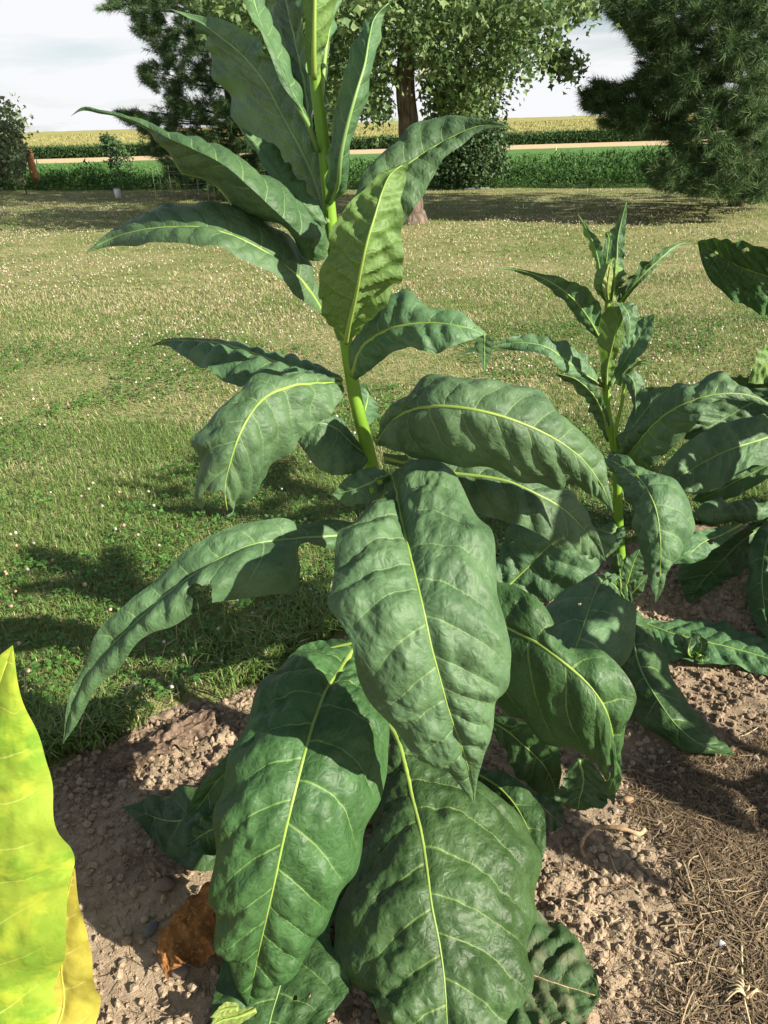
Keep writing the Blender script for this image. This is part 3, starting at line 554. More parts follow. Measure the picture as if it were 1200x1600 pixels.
for st, m in (([(978, 936, 975, 931, 981, 939, 2.4), (960, 914, 956, 900, 963, 926, 2.35), (944, 903, 944, 895, 945, 911, 2.32), (924, 901)], Y_),
              ([(970, 920, 966, 920, 974, 920, 2.43), (968, 892, 954, 887, 976, 886, 2.42), (965, 872, 955, 870, 971, 868, 2.42), (963, 857)], Y_),
              ([(976, 924, 972, 924, 981, 924, 2.4), (985, 896, 974, 891, 1004, 897, 2.38), (992, 876, 981, 870, 1006, 881, 2.38), (1001, 856)], M_YOUNG),
              ([(978, 937, 975, 933, 982, 939, 2.37), (995, 919, 989, 908, 1003, 926, 2.34), (1014, 896)], Y_)):
    S(st, rp, m, lat=6, rib=.006, up=1)

# ---- the plant at the right edge of the picture
B3 = gnd(1262, 905)
ep = empty('tobacco_plant', tuple(B3))
tag(ep, 'leafy tobacco plant whose broad leaves reach over the bare soil, behind the budding plant', 'tobacco plant', GREEN)
px_stem([(1262, 905, B3[1]), (1258, 760, 2.75), (1255, 640, 2.78), (1252, 520, 2.8), (1250, 400, 2.8), (1250, 330, 2.8)], .02, .008, ep)
S([(1258, 692, 1258, 684, 1258, 702, 2.78), (1215, 681, 1215, 651, 1215, 728, 2.73, .06, -.05), (1175, 691, 1172, 651, 1172, 728, 2.68, .08, -.06), (1137, 704, 1125, 663, 1140, 752, 2.62, .08, -.06), (1100, 722, 1090, 680, 1110, 768, 2.57, .06, -.05), (1068, 741, 1054, 707, 1078, 769, 2.53, .04, -.03), (1045, 752, 1036, 735, 1052, 763, 2.51), (1023, 748)], ep, W_, lat=11, rib=.0065, wave=.007, bulge=(.08, .08))
S([(1254, 612, 1254, 602, 1256, 622, 2.8), (1176, 629, 1150, 611, 1202, 652, 2.87, .05, -.04), (1140, 649, 1108, 624, 1172, 667, 2.87, .05, -.04), (1105, 669, 1083, 650, 1127, 692, 2.85), (1068, 686)], ep, W_, lat=9, ribmat=M_RIBT)
S([(1254, 610, 1254, 602, 1254, 618, 2.82), (1200, 606, 1200, 590, 1200, 624, 2.92, -.03, .03), (1165, 599, 1165, 588, 1165, 609, 2.93, -.03, .02), (1133, 589)], ep, W_, lat=8, ribmat=M_RIBT)
S([(1258, 780, 1258, 770, 1258, 795, 2.74), (1200, 800, 1200, 784, 1200, 817, 2.62, .08, .02), (1140, 800, 1140, 783, 1140, 816, 2.55, .08, .03), (1100, 803, 1100, 785, 1100, 817, 2.51, .05, .02), (1080, 805)], ep, W_, lat=9, bulge=(.12, .12), midrib=False)
S([(1254, 700, 1250, 690, 1254, 712, 2.78), (1150, 752, 1140, 735, 1150, 775, 2.8, .03, -.02), (1105, 776, 1098, 765, 1106, 788, 2.76), (1080, 782)], ep, Y_, lat=7, rib=.005)
S([(1160, 819, 1158, 817, 1160, 824, 2.52), (1122, 838, 1112, 826, 1132, 848, 2.44, .03, -.01), (1096, 849, 1083, 836, 1110, 862, 2.38, .03, -.01), (1076, 867, 1066, 866, 1092, 878, 2.34), (1054, 881)], ep, Y_, lat=8, holes=[(1110, 846, 5)], rib=.005)
S([(1258, 800, 1250, 790, 1262, 812, 2.75), (1200, 822, 1178, 815, 1217, 832, 2.68, -.02, .04), (1160, 846, 1133, 843, 1187, 852, 2.6, -.03, .04), (1125, 881, 1078, 868, 1162, 892, 2.52, -.03, .04), (1095, 912, 1058, 900, 1122, 917, 2.46), (1078, 942)], ep, L_, lat=9, ribmat=M_RIBT)
S([(1255, 790, 1250, 788, 1262, 795, 2.74), (1216, 812, 1204, 808, 1228, 815, 2.6), (1196, 860, 1174, 850, 1232, 872, 2.42, .05, .05), (1191, 910, 1167, 905, 1232, 918, 2.32, .05, .05), (1196, 960, 1171, 952, 1230, 972, 2.25, .03, .03), (1207, 1012)], ep, L_, lat=9, ribmat=M_RIBT, bulge=(.1, .1))
S([(1251, 470, 1250, 462, 1252, 480, 2.8), (1235, 446, 1240, 392, 1236, 502, 2.74, -.06, .05), (1199, 433, 1199, 386, 1199, 495, 2.74, -.08, .05), (1154, 417, 1150, 378, 1161, 477, 2.74, -.08, .05), (1120, 398, 1118, 373, 1126, 454, 2.74, -.05, .04), (1102, 387, 1099, 374, 1104, 428, 2.74, -.01, .02), (1094, 383, 1093, 376, 1094, 402, 2.74), (1090, 379)], ep, L_, lat=9, wave=.005, holes=[(1119, 395, 3), (1167, 390, 4)], ribmat=M_RIB, rib=.005)
S([(1252, 545, 1248, 537, 1256, 555, 2.79), (1202, 560, 1196, 540, 1212, 592, 2.74), (1183, 580, 1181, 560, 1192, 600, 2.72), (1169, 598)], ep, M_GLOW, up=-1, lat=7)

# ---- the yellowing plant at the lower left
B4 = gnd(-330, 1900)
yp = empty('tobacco_plant', tuple(B4))
tag(yp, 'ripening tobacco plant with glowing yellow-green leaves', 'tobacco plant', GREEN)
px_stem([(-330, 1900, B4[1]), (-330, 1600, .62), (-330, 1300, .64), (-330, 1000, .66), (-330, 800, .68)], .02, .009, yp)
S([(-310, 1640, -315, 1630, -305, 1655, .64), (-190, 1640, -210, 1600, -170, 1700, .68), (-70, 1600, -160, 1560, 74, 1600, .74, 0, .0), (-70, 1530, -170, 1490, 84, 1540, .76), (-68, 1460, -175, 1420, 103, 1490, .77, 0, -.02), (-62, 1390, -170, 1340, 105, 1397, .78, 0, -.02), (-55, 1310, -150, 1260, 110, 1345, .78, 0, -.02), (-40, 1220, -120, 1180, 84, 1250, .79, 0, -.01), (-22, 1140, -80, 1110, 66, 1170, .79), (-4, 1075, -35, 1060, 36, 1095, .79), (10, 1035, -5, 1028, 25, 1045, .79), (20, 1008)], yp, M_YEL, ribmat=M_RIBY, lat=11, wave=.004, bulge=(.1, .1), nu=40, nv=120, quilt=.0025)
S([(-320, 1780, -325, 1770, -310, 1790, .64), (-100, 1730, -110, 1700, -80, 1760, .74), (60, 1650, 20, 1640, 120, 1680, .82), (90, 1600, 38, 1600, 150, 1600, .86), (95, 1514, 48, 1512, 145, 1514, .88), (99, 1442, 60, 1440, 132, 1442, .89), (106, 1397, 80, 1395, 121, 1397, .895), (117, 1356)], yp, M_YEL2, lat=9, wave=.004, quilt=.0025, ribmat=M_RIBY)

# ---- fallen and withered leaves
def fallen(st, mat, label, name='fallen_leaf', cat='leaf', **k):
    o = S(st, None, mat, **k); tag(o, label, cat); return o
fallen([(984, 967, 984, 964, 988, 974, -.05), (1012, 974, 1015, 967, 1010, 988, -.05), (1050, 988, 1056, 970, 1040, 1026, -.055, -.02, -.03), (1100, 1000, 1106, 970, 1098, 1036, -.06, -.03, -.03), (1152, 1013, 1154, 982, 1152, 1042, -.055, -.03, -.03), (1200, 1027, 1202, 998, 1200, 1055, -.045, -.02, -.02), (1250, 1043, 1252, 1024, 1250, 1062, -.03), (1290, 1056)], M_YOUNG, 'long green leaf lying flat on the bare soil under the drooping plants', lat=10, wave=.006, up=1)
fallen([(816, 1228, 812, 1222, 822, 1236, -.03), (845, 1256, 852, 1238, 836, 1287, -.03), (866, 1276, 879, 1262, 854, 1299, -.025), (882, 1292)], M_OLD, 'small weathered green leaf lying on soil under the tall plant', lat=6, quilt=.006, ribmat=M_ROOT, rib=.003)
fallen([(400, 1577, 397, 1573, 402, 1582, -.085), (372, 1588, 366, 1578, 378, 1598, -.085), (345, 1594, 342, 1583, 352, 1606, -.085), (326, 1606)], M_PALE, 'pale yellow-green shrivelled leaf scrap lying on a dark leaf', lat=6, wave=.004, quilt=.004)
fallen([(372, 1575, 374, 1568, 368, 1580, -.095), (352, 1576, 352, 1566, 350, 1588, -.095), (328, 1590)], M_PALE, 'curled pale leaf scrap beside the shrivelled leaf', lat=5, wave=.004, quilt=.004)
fallen([(335, 1120, 328, 1112, 338, 1130, -.03), (290, 1142, 284, 1128, 300, 1160, -.035, -.01, -.01), (240, 1164, 236, 1150, 248, 1180, -.035, -.01, -.01), (200, 1186, 196, 1178, 206, 1194, -.03), (164, 1202)], M_DRY, 'long withered grey-brown leaf crumpled on soil beside the lawn edge', lat=8, wave=.008, wrinkle=.016, jag=.30, quilt=.004, ribmat=M_DRY)
fallen([(296, 1360, 290, 1354, 298, 1368, -.03), (262, 1352, 258, 1342, 268, 1366, -.04), (228, 1342, 226, 1334, 232, 1356, -.035), (205, 1338, 204, 1332, 207, 1345, -.03), (189, 1352)], M_DRY, 'small twisted dry leaf on soil between the green leaves', lat=6, wave=.010, wrinkle=.012, quilt=.003, ribmat=M_DRY)
fallen([(372, 1380, 362, 1368, 380, 1410, -.10), (335, 1404, 322, 1388, 352, 1452, -.10, 0, -.07), (300, 1426, 284, 1420, 345, 1488, -.09, 0, -.06), (270, 1452, 252, 1456, 312, 1504, -.08, 0, -.05), (262, 1485, 247, 1484, 285, 1508, -.06), (264, 1510, 253, 1508, 275, 1514, -.04), (262, 1536)], M_BROWN, 'curled rusty brown dead leaf under the big drooping leaf', lat=8, wave=.010, wrinkle=.014, jag=.12, quilt=.004, ribmat=M_BROWN)
# ------------------------------------------------------------------ ground
def bed_edge(x):
    """forward distance of the line where the bare bed ends and the lawn begins"""
    return np.interp(x, BX, BY)
_be = np.array([gnd(-260, 1300), gnd(60, 1195), gnd(150, 1160), gnd(300, 1095), gnd(420, 1062), gnd(530, 985), gnd(800, 905), gnd(1000, 845), gnd(1200, 800), gnd(1500, 770)])
BX, BY = _be[:, 0], _be[:, 1]
def edge_noise(x, y): return 0.05 * fbm(x * 6, y * 6, 5.0, 3)

# lawn colours are shared by the sheet and the blades
def straw_map(x, y):
    s1 = fbm(x * 0.35 + 4, y * 0.55 + 2, 8.0, 3); s2 = fbm(x * 2.6, y * 2.6, 9.0, 3)
    far = np.clip((y - 3.2) / 3.5, 0, 1) * 0.55
    return np.clip(0.22 + far + 0.45 * s1 + 0.40 * s2, 0, 1)

N = NT('lawn_turf')
tp = N.n('ShaderNodeNewGeometry').outputs['Position']
n1 = N.noise(tp, 0.55, 4, 0.6); n2 = N.noise(tp, 3.2, 5, 0.65); n3 = N.noise(tp, 34.0, 4, 0.7); n4 = N.noise(tp, 120.0, 2)
c = N.mix(N.ss(n2, 0.34, 0.66), (0.135, 0.185, 0.05, 1), (0.27, 0.255, 0.115, 1))
c = N.mix(N.math('MULTIPLY', N.ss(n1, 0.40, 0.66), 0.65), c, (0.40, 0.34, 0.18, 1))
c = N.mix(N.ss(n3, 0.42, 0.72), c, (0.055, 0.095, 0.022, 1))
c = N.mix(N.math('MULTIPLY', N.ss(n4, 0.55, 0.8), 0.5), c, (0.30, 0.27, 0.14, 1))
bp = N.n('ShaderNodeBump', {'Strength': 0.8, 'Distance': 0.03, 'Height': N.math('ADD', n3, N.math('MULTIPLY', n4, 0.5))}).outputs[0]
N.surf(N.principled(c, 0.9, 0.1, bp)); M_TURF = N.m

LE0, LE1 = gnd(0, 299), gnd(1200, 293)         # far lawn edge
LX0, LX1 = -60.0, 60.0
def lawn_end(x): return LE0[1] + (LE1[1] - LE0[1]) * (x - LE0[0]) / (LE1[0] - LE0[0])
def grid_mesh(xs, ys, zf):
    X, Y = np.meshgrid(xs, ys); Z = zf(X, Y)
    V = np.stack([X, Y, Z], -1).reshape(-1, 3); nx = len(xs)
    i = np.arange(len(ys) - 1)[:, None] * nx; j = np.arange(nx - 1)[None]
    F = np.stack([i + j, i + j + 1, i + nx + j + 1, i + nx + j], -1).reshape(-1, 4)
    return V, F
xs = np.concatenate([np.linspace(-46, -2, 35), np.linspace(-1.8, 3.2, 80), np.linspace(3.4, 46, 35)]); tt = np.linspace(0, 1, 120) ** 1.8
X = np.repeat(xs[None], 120, 0); Yg = (bed_edge(xs) - .13)[None] + tt[:, None] * (lawn_end(xs) + 0.4 - bed_edge(xs) + .13)[None]
Z = 0.02 * fbm(X * 0.5, Yg * 0.5, 3.0, 2) * np.clip((Yg - 3) / 3, 0, 1) - 0.006
V = np.stack([X, Yg, Z], -1).reshape(-1, 3)
i = np.arange(119)[:, None] * 150; j = np.arange(149)[None]
F = np.stack([i + j, i + j + 1, i + 150 + j + 1, i + 150 + j], -1).reshape(-1, 4)
lawn = mesh_obj('lawn', V, F, M_TURF); kind(lawn, 'structure')

# bare soil of the bed
N = NT('bed_soil')
tp = N.n('ShaderNodeNewGeometry').outputs['Position']
n1 = N.noise(tp, 3.0, 5, 0.6); n2 = N.noise(tp, 38.0, 6, 0.7); n3 = N.noise(tp, 190.0, 3, 0.7)
c = N.mix(N.ss(n1, 0.34, 0.66), (0.185, 0.136, 0.092, 1), (0.335, 0.256, 0.174, 1))
c = N.mix(N.math('MULTIPLY', N.ss(n2, 0.42, 0.68), 0.6), c, (0.42, 0.33, 0.23, 1))
c = N.mix(N.math('MULTIPLY', N.ss(n3, 0.55, 0.75), 0.5), c, (0.10, 0.068, 0.045, 1))
bp = N.n('ShaderNodeBump', {'Strength': 0.9, 'Distance': 0.006, 'Height': N.math('ADD', n2, N.math('MULTIPLY', n3, 0.6))}).outputs[0]
N.surf(N.principled(c, 0.95, 0.08, bp)); M_SOIL = N.m
def soil_h(x, y):
    d = bed_edge(x) + edge_noise(x, y) - y
    rough = np.clip(0.35 + 0.9 * fbm(x * 1.7 + 3, y * 1.7, 4.0, 2), 0.15, 1.3)
    clod = np.abs(fbm(x * 16, y * 16, 6.0, 3)); clod2 = fbm(x * 45, y * 45, 7.0, 3, 0.6)
    h = 0.012 * fbm(x * 2.2, y * 2.2, 1.0, 2) + rough * (0.020 * (clod - 0.35) + 0.009 * clod2)
    h = h - 0.004
    return h - 0.06 * np.clip(-d / 0.12 + 0.15, 0, 1)
V, F = grid_mesh(np.arange(-1.35, 2.3, 0.0085), np.arange(0.55, 3.35, 0.0085), lambda x, y: soil_h(x, y) + 0.004)
d_ = bed_edge(V[:, 0]) + edge_noise(V[:, 0], V[:, 1]) - V[:, 1]
keep = (d_ > -0.16)[F].all(1); F = F[keep]
us = np.unique(F); mp = -np.ones(len(V), int); mp[us] = np.arange(len(us))
soil = mesh_obj('soil_bed', V[us], mp[F], M_SOIL); kind(soil, 'structure')
Vn, Fn = grid_mesh(np.linspace(-9, 9, 40), np.linspace(-5, 0.58, 20), lambda x, y: 0 * x - 0.002)
Vn2, Fn2 = grid_mesh(np.linspace(2.28, 9, 30), np.linspace(0.5, 3.6, 16), lambda x, y: 0 * x - 0.0035)
Vn3, Fn3 = grid_mesh(np.linspace(-9, -1.33, 30), np.linspace(0.5, 1.45, 8), lambda x, y: 0 * x - 0.0035)
Vn, Fn = np.vstack([Vn, Vn3]), np.vstack([Fn, Fn3 + len(Vn)])
near = mesh_obj('soil_bed_near', np.vstack([Vn, Vn2]), np.vstack([Fn, Fn2 + len(Vn)]), M_SOIL); kind(near, 'structure')

# crumbs of soil
def ico():
    t = (1 + 5 ** .5) / 2
    V = np.array([[-1, t, 0], [1, t, 0], [-1, -t, 0], [1, -t, 0], [0, -1, t], [0, 1, t], [0, -1, -t], [0, 1, -t], [t, 0, -1], [t, 0, 1], [-t, 0, -1], [-t, 0, 1]], float)
    V /= np.linalg.norm(V, axis=1)[:, None]
    F = np.array([[0, 11, 5], [0, 5, 1], [0, 1, 7], [0, 7, 10], [0, 10, 11], [1, 5, 9], [5, 11, 4], [11, 10, 2], [10, 7, 6], [7, 1, 8], [3, 9, 4], [3, 4, 2], [3, 2, 6], [3, 6, 8], [3, 8, 9], [4, 9, 5], [2, 4, 11], [6, 2, 10], [8, 6, 7], [9, 8, 1]])
    return V, F
IV, IF = ico()
n = 64000
x = rng.uniform(-1.0, 1.6, n); y = rng.uniform(0.7, 2.9, n)
ok = (bed_edge(x) - y > 0.02) & (fbm(x * 1.7 + 3, y * 1.7, 4.0, 2) + rng.uniform(-.7, .5, n) > -0.5)
x, y = x[ok], y[ok]; n = len(x)
r = 0.0016 + 0.0085 * rng.random(n) ** 5
OV = np.array([[1, 0, 0], [0, 1, 0], [-1, 0, 0], [0, -1, 0], [0, 0, 1], [0, 0, -1]], float)
OF = np.array([[0, 1, 4], [1, 2, 4], [2, 3, 4], [3, 0, 4], [1, 0, 5], [2, 1, 5], [3, 2, 5], [0, 3, 5]])
V = (OV[None] + rng.normal(0, .14, (n, 6, 3))) * (r[:, None, None] * rng.uniform(0.8, 1.5, (n, 1, 3)))
ta = rng.uniform(0, 6.28, n); V = np.stack([V[..., 0] * np.cos(ta)[:, None] - V[..., 1] * np.sin(ta)[:, None], V[..., 0] * np.sin(ta)[:, None] + V[..., 1] * np.cos(ta)[:, None], V[..., 2]], -1)
V = V + np.stack([x, y, soil_h(x, y) + 0.004 + r * 0.6], -1)[:, None]
F = (OF[None] + (np.arange(n) * 6)[:, None, None]).reshape(-1, 3)
V = V.reshape(-1, 3)
kb = r > .0042; nb = int(kb.sum())
Vb = IV[None] * (r[kb][:, None, None] * rng.uniform(0.75, 1.25, (nb, 12, 1))) * rng.uniform(0.75, 1.25, (nb, 1, 3)) * 1.15 + np.stack([x[kb], y[kb], soil_h(x[kb], y[kb]) + .004 + r[kb] * .5], -1)[:, None]
F = F.reshape(n, 8, 3)[~kb].reshape(-1, 3)
F = np.vstack([F, (IF[None] + (np.arange(nb) * 12)[:, None, None]).reshape(-1, 3) + len(V)]); V = np.vstack([V, Vb.reshape(-1, 3)])
us = np.unique(F); mp = -np.ones(len(V), int); mp[us] = np.arange(len(us)); V, F = V[us], mp[F]
cr_ = mesh_obj('soil_crumbs', V, F, M_SOIL, smooth=False); kind(cr_, 'stuff')
tag(cr_, 'loose brown crumbs of dry soil scattered over the bed', 'soil')

# ------------------------------------------------------------------ grass
N = NT('grass_blade')
ca = N.n('ShaderNodeAttribute', attribute_name='Col').outputs['Color']
N.surf(N.n('ShaderNodeMixShader', {0: 0.22, 1: N.principled(ca, 0.6, 0.25), 2: N.n('ShaderNodeBsdfTranslucent', {'Color': ca}).outputs[0]}).outputs[0]); M_GRASS = N.m
def blades(x, y, h, w, lean, straw, z0=0.0, segs=2):
    n = len(x); a = rng.uniform(0, 2 * np.pi, n)
    dx, dy = np.cos(a), np.sin(a); sx, sy = -dy * w / 2, dx * w / 2
    ln = lean * h
    def ring(f, hf, wf):
        px_, py_, pz = x + dx * ln * f, y + dy * ln * f, z0 + h * hf
        return (np.stack([px_ - sx * wf, py_ - sy * wf, pz], -1), np.stack([px_ + sx * wf, py_ + sy * wf, pz], -1))
    b0, b1 = ring(0, -0.05, 1.0)
    tip = np.stack([x + dx * ln, y + dy * ln, z0 + h * (1 - 0.35 * np.clip(lean, 0, 1.5))], -1)
    g = np.array([0.105, 0.185, 0.036]); g2 = np.array([0.170, 0.250, 0.068]); st = np.array([0.48, 0.42, 0.24])
    k = rng.random(n)[:, None]; base = g * (1 - k) + g2 * k
    sf = np.clip(straw + rng.normal(0, .18, n), 0, 1)[:, None]
    isst = (rng.random(n)[:, None] < sf * 0.75)
    cc = np.where(isst, st * rng.uniform(0.6, 1.05, (n, 1)), base * rng.uniform(0.75, 1.2, (n, 1)))
    if segs == 1:
        V = np.stack([b0, b1, tip], 1); F = np.arange(n * 3).reshape(-1, 3); C = np.repeat(cc[:, None], 3, 1)
        return V.reshape(-1, 3), [F], C.reshape(-1, 3)
    m0, m1 = ring(0.35, 0.62, 0.8)
    V = np.stack([b0, b1, m0, m1, tip], 1); o = (np.arange(n) * 5)[:, None]
    F4 = o + np.array([[0, 1, 3, 2]]); F3 = o + np.array([[2, 3, 4]]); C = np.repeat(cc[:, None], 5, 1)
    return V.reshape(-1, 3), [F4, F3], C.reshape(-1, 3)
def lawn_pts(n, y0, y1, pw=0.0):
    y = rng.uniform(y0, y1, n); half = 0.62 * y + 0.75
    x = rng.uniform(-1, 1, n) * half
    keep = rng.random(n) < half / (0.62 * y1 + 0.75)
    x, y = x[keep], y[keep]
    k = (y > bed_edge(x) + edge_noise(x, y) + 0.02) & (y < lawn_end(x))
    return x[k], y[k]
g = MB()
x, y = lawn_pts(190000, 1.35, 4.6); s_ = straw_map(x, y)
V, F, C = blades(x, y, rng.uniform(.022, .05, len(x)), rng.uniform(.0022, .0042, len(x)), rng.uniform(.3, 1.5, len(x)), s_); g.add(V, F, C)
x, y = lawn_pts(170000, 4.6, 9.5); s_ = straw_map(x, y)
V, F, C = blades(x, y, rng.uniform(.022, .05, len(x)), rng.uniform(.005, .009, len(x)), rng.uniform(.3, 1.4, len(x)), s_, segs=1); g.add(V, F, C)
x, y = lawn_pts(130000, 9.5, 30); s_ = straw_map(x, y)
V, F, C = blades(x, y, rng.uniform(.025, .05, len(x)), rng.uniform(.012, .024, len(x)), rng.uniform(.3, 1.3, len(x)), s_, segs=1); g.add(V, F, C)
# uncut tufts along the bed
x = rng.uniform(-1.4, 2.6, 26000); y = bed_edge(x) + edge_noise(x, x) + np.abs(rng.normal(0, .14, len(x))) + .0
k = (fbm(x * 3, y * 3, 11.0, 2) + rng.uniform(-.6, .6, len(x)) > -0.15) | (np.abs(x + .25) < .22)
x, y = x[k], y[k]
V, F, C = blades(x, y, rng.uniform(.05, .13, len(x)), rng.uniform(.003, .006, len(x)), rng.uniform(.3, 1.1, len(x)), np.full(len(x), .02)); g.add(V, F, C)
go = g.build('grass', M_GRASS, smooth=False); kind(go, 'stuff'); tag(go, 'short mown lawn grass with dry straw patches', 'grass')

# clover: leaves and flower heads
N = NT('clover')
ca = N.n('ShaderNodeAttribute', attribute_name='Col').outputs['Color']
N.surf(N.n('ShaderNodeMixShader', {0: 0.18, 1: N.principled(ca, 0.6, 0.25), 2: N.n('ShaderNodeBsdfTranslucent', {'Color': ca}).outputs[0]}).outputs[0]); M_CLOV = N.m
g = MB()
x, y = lawn_pts(42000, 1.5, 7.0)
k = (fbm(x * 1.3, y * 1.3, 14.0, 3) + 0.25 - 0.08 * (y - 3) + rng.uniform(-.25, .25, len(x)) > 0.0); x, y = x[k], y[k]; n = len(x)
a0 = rng.uniform(0, 2 * np.pi, n); hh = rng.uniform(.025, .05, n); rr = rng.uniform(.007, .012, n)
for q in range(3):
    a = a0 + q * 2.094
    ca_, sa = np.cos(a), np.sin(a); ce = np.stack([x, y, hh], -1); ti = rng.normal(0, .35, n)
    d1 = np.stack([ca_, sa, ti], -1); d2 = np.stack([-sa, ca_, rng.normal(0, .3, n)], -1)
    V = np.stack([ce, ce + d1 * rr[:, None] * 1.0 + d2 * rr[:, None] * .75, ce + d1 * rr[:, None] * 1.75, ce + d1 * rr[:, None] * 1.0 - d2 * rr[:, None] * .75], 1)
    cc = np.array([.060, .145, .028]) * rng.uniform(.7, 1.35, (n, 1))
    g.add(V.reshape(-1, 3), np.arange(n * 4).reshape(-1, 4), np.repeat(cc, 4, 0))
co = g.build('clover', M_CLOV, smooth=False); kind(co, 'stuff'); tag(co, 'patches of green clover leaves in the lawn', 'clover')
g = MB()
x, y = lawn_pts(20000, 1.7, 22)
k = (fbm(x * 0.7 + 1, y * 0.7, 16.0, 3) + rng.uniform(-.45, .45, len(x)) > .08); x, y = x[k], y[k]; n = len(x)
r = rng.uniform(.0055, .0085, n) * (1 + 0.03 * y)
V = IV[None] * r[:, None, None] * rng.uniform(.75, 1.2, (n, 12, 1)) + np.stack([x, y, rng.uniform(.04, .062, n)], -1)[:, None]
cc = np.array([.62, .56, .48]) * rng.uniform(.6, 1.1, (n, 1)) * np.where(rng.random((n, 1)) < .3, np.array([1.0, .72, .62]), 1)
g.add(V.reshape(-1, 3), (IF[None] + (np.arange(n) * 12)[:, None, None]).reshape(-1, 3), np.repeat(cc, 12, 0))
cf = g.build('clover_flowers', M_CLOV, smooth=True); kind(cf, 'stuff'); tag(cf, 'tiny white clover flower heads dotted over the lawn', 'clover')

# ------------------------------------------------------------------ fields
def field_z(y):
    return np.where(y < 150, np.minimum(0.0, -(y - 27) * 0.010), np.where(y < 480, -1.23 + (y - 150) * 0.0172, 4.45 - (y - 480) * 0.05))
N = NT('field_ground')
tp = N.n('ShaderNodeNewGeometry').outputs['Position']; sp = N.n('ShaderNodeSeparateXYZ', {0: tp})
n1 = N.noise(tp, 0.06, 5, 0.6); n2 = N.noise(tp, 0.9, 5, 0.7)
yy = N.math('ADD', sp.outputs[1], N.math('MULTIPLY', n1, 10.0))
n3 = N.noise(tp, 4.0, 3, 0.7)
c = N.mix(N.ss(n2, 0.3, 0.7), (0.070, 0.150, 0.040, 1), (0.105, 0.20, 0.058, 1))
c = N.mix(N.math('MULTIPLY', N.ss(n3, 0.45, 0.75), 0.6), c, (0.05, 0.11, 0.03, 1))
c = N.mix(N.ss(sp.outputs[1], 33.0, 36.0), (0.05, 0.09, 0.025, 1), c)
c = N.mix(N.ss(yy, 103.0, 107.0), c, N.mix(N.ss(n2, 0.3, 0.7), (0.40, 0.29, 0.17, 1), (0.50, 0.40, 0.24, 1)))
N.surf(N.principled(c, 0.95, 0.05)); M_FIELD = N.m
xs = np.linspace(-420, 420, 120); ys = np.concatenate([np.linspace(22, 150, 80), np.linspace(152, 700, 60)])
X, Yf = np.meshgrid(xs, ys)
Z = field_z(Yf) - 0.02
V = np.stack([X, Yf, Z], -1).reshape(-1, 3)
i = np.arange(len(ys) - 1)[:, None] * 120; j = np.arange(119)[None]
F = np.stack([i + j, i + j + 1, i + 120 + j + 1, i + 120 + j], -1).reshape(-1, 4)
fcy = V[F].mean(1)
F = F[fcy[:, 1] > lawn_end(fcy[:, 0]) - 0.5]
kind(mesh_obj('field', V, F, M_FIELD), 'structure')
# weedy strip between lawn and field
N = NT('weeds')
ca = N.n('ShaderNodeAttribute', attribute_name='Col').outputs['Color']
N.surf(N.n('ShaderNodeMixShader', {0: 0.2, 1: N.principled(ca, 0.7, 0.15), 2: N.n('ShaderNodeBsdfTranslucent', {'Color': ca}).outputs[0]}).outputs[0]); M_WEED = N.m
def blade_mass(n, xr, yf, hf, wf, cols, z0f):
    x = rng.uniform(*xr, n); y = yf(x, n); h = hf(x, y); z0 = z0f(y); w = wf * rng.uniform(.6, 1.4, n)
    a = rng.uniform(0, np.pi, n); t = rng.random(n) ** .7
    ce = np.stack([x, y, z0 + h * t], -1)
    d = np.stack([rng.normal(0, .6, n), rng.normal(0, .6, n), rng.normal(.55, .5, n)], -1); d /= np.linalg.norm(d, axis=1)[:, None]
    s_ = np.stack([np.cos(a), np.sin(a), rng.normal(0, .3, n)], -1)
    ln = h * .22 * rng.uniform(.6, 1.4, n)
    V = np.stack([ce - s_ * w[:, None] / 2, ce + s_ * w[:, None] / 2, ce + d * ln[:, None]], 1)
    c = np.array(cols)[rng.integers(0, len(cols), n)] * rng.uniform(.65, 1.3, (n, 1))
    return V.reshape(-1, 3), [np.arange(n * 3).reshape(-1, 3)], np.repeat(c, 3, 0)
g = MB()
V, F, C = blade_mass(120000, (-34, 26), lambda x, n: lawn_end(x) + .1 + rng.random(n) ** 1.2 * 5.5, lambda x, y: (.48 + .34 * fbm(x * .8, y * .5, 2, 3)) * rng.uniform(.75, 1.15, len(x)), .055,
                     [(.034, .085, .018), (.045, .105, .022), (.030, .078, .018), (.06, .12, .03)], field_z); g.add(V, F, C)  # shade of the strip's front is put into these darker greens
V, F, C = blade_mass(50000, (-34, 30), lambda x, n: lawn_end(x) + 5 + rng.random(n) ** 1.3 * 36, lambda x, y: (.26 + .1 * fbm(x * .4, y * .3, 2, 2)) * rng.uniform(.75, 1.1, len(x)), .12,
                     [(.085, .18, .05), (.10, .205, .06), (.075, .16, .042)], field_z); g.add(V, F, C)
wo_ = g.build('weeds', M_WEED, smooth=False); kind(wo_, 'stuff'); tag(wo_, 'strip of tall weeds along the far lawn edge, front green darkened for shade', 'weeds')
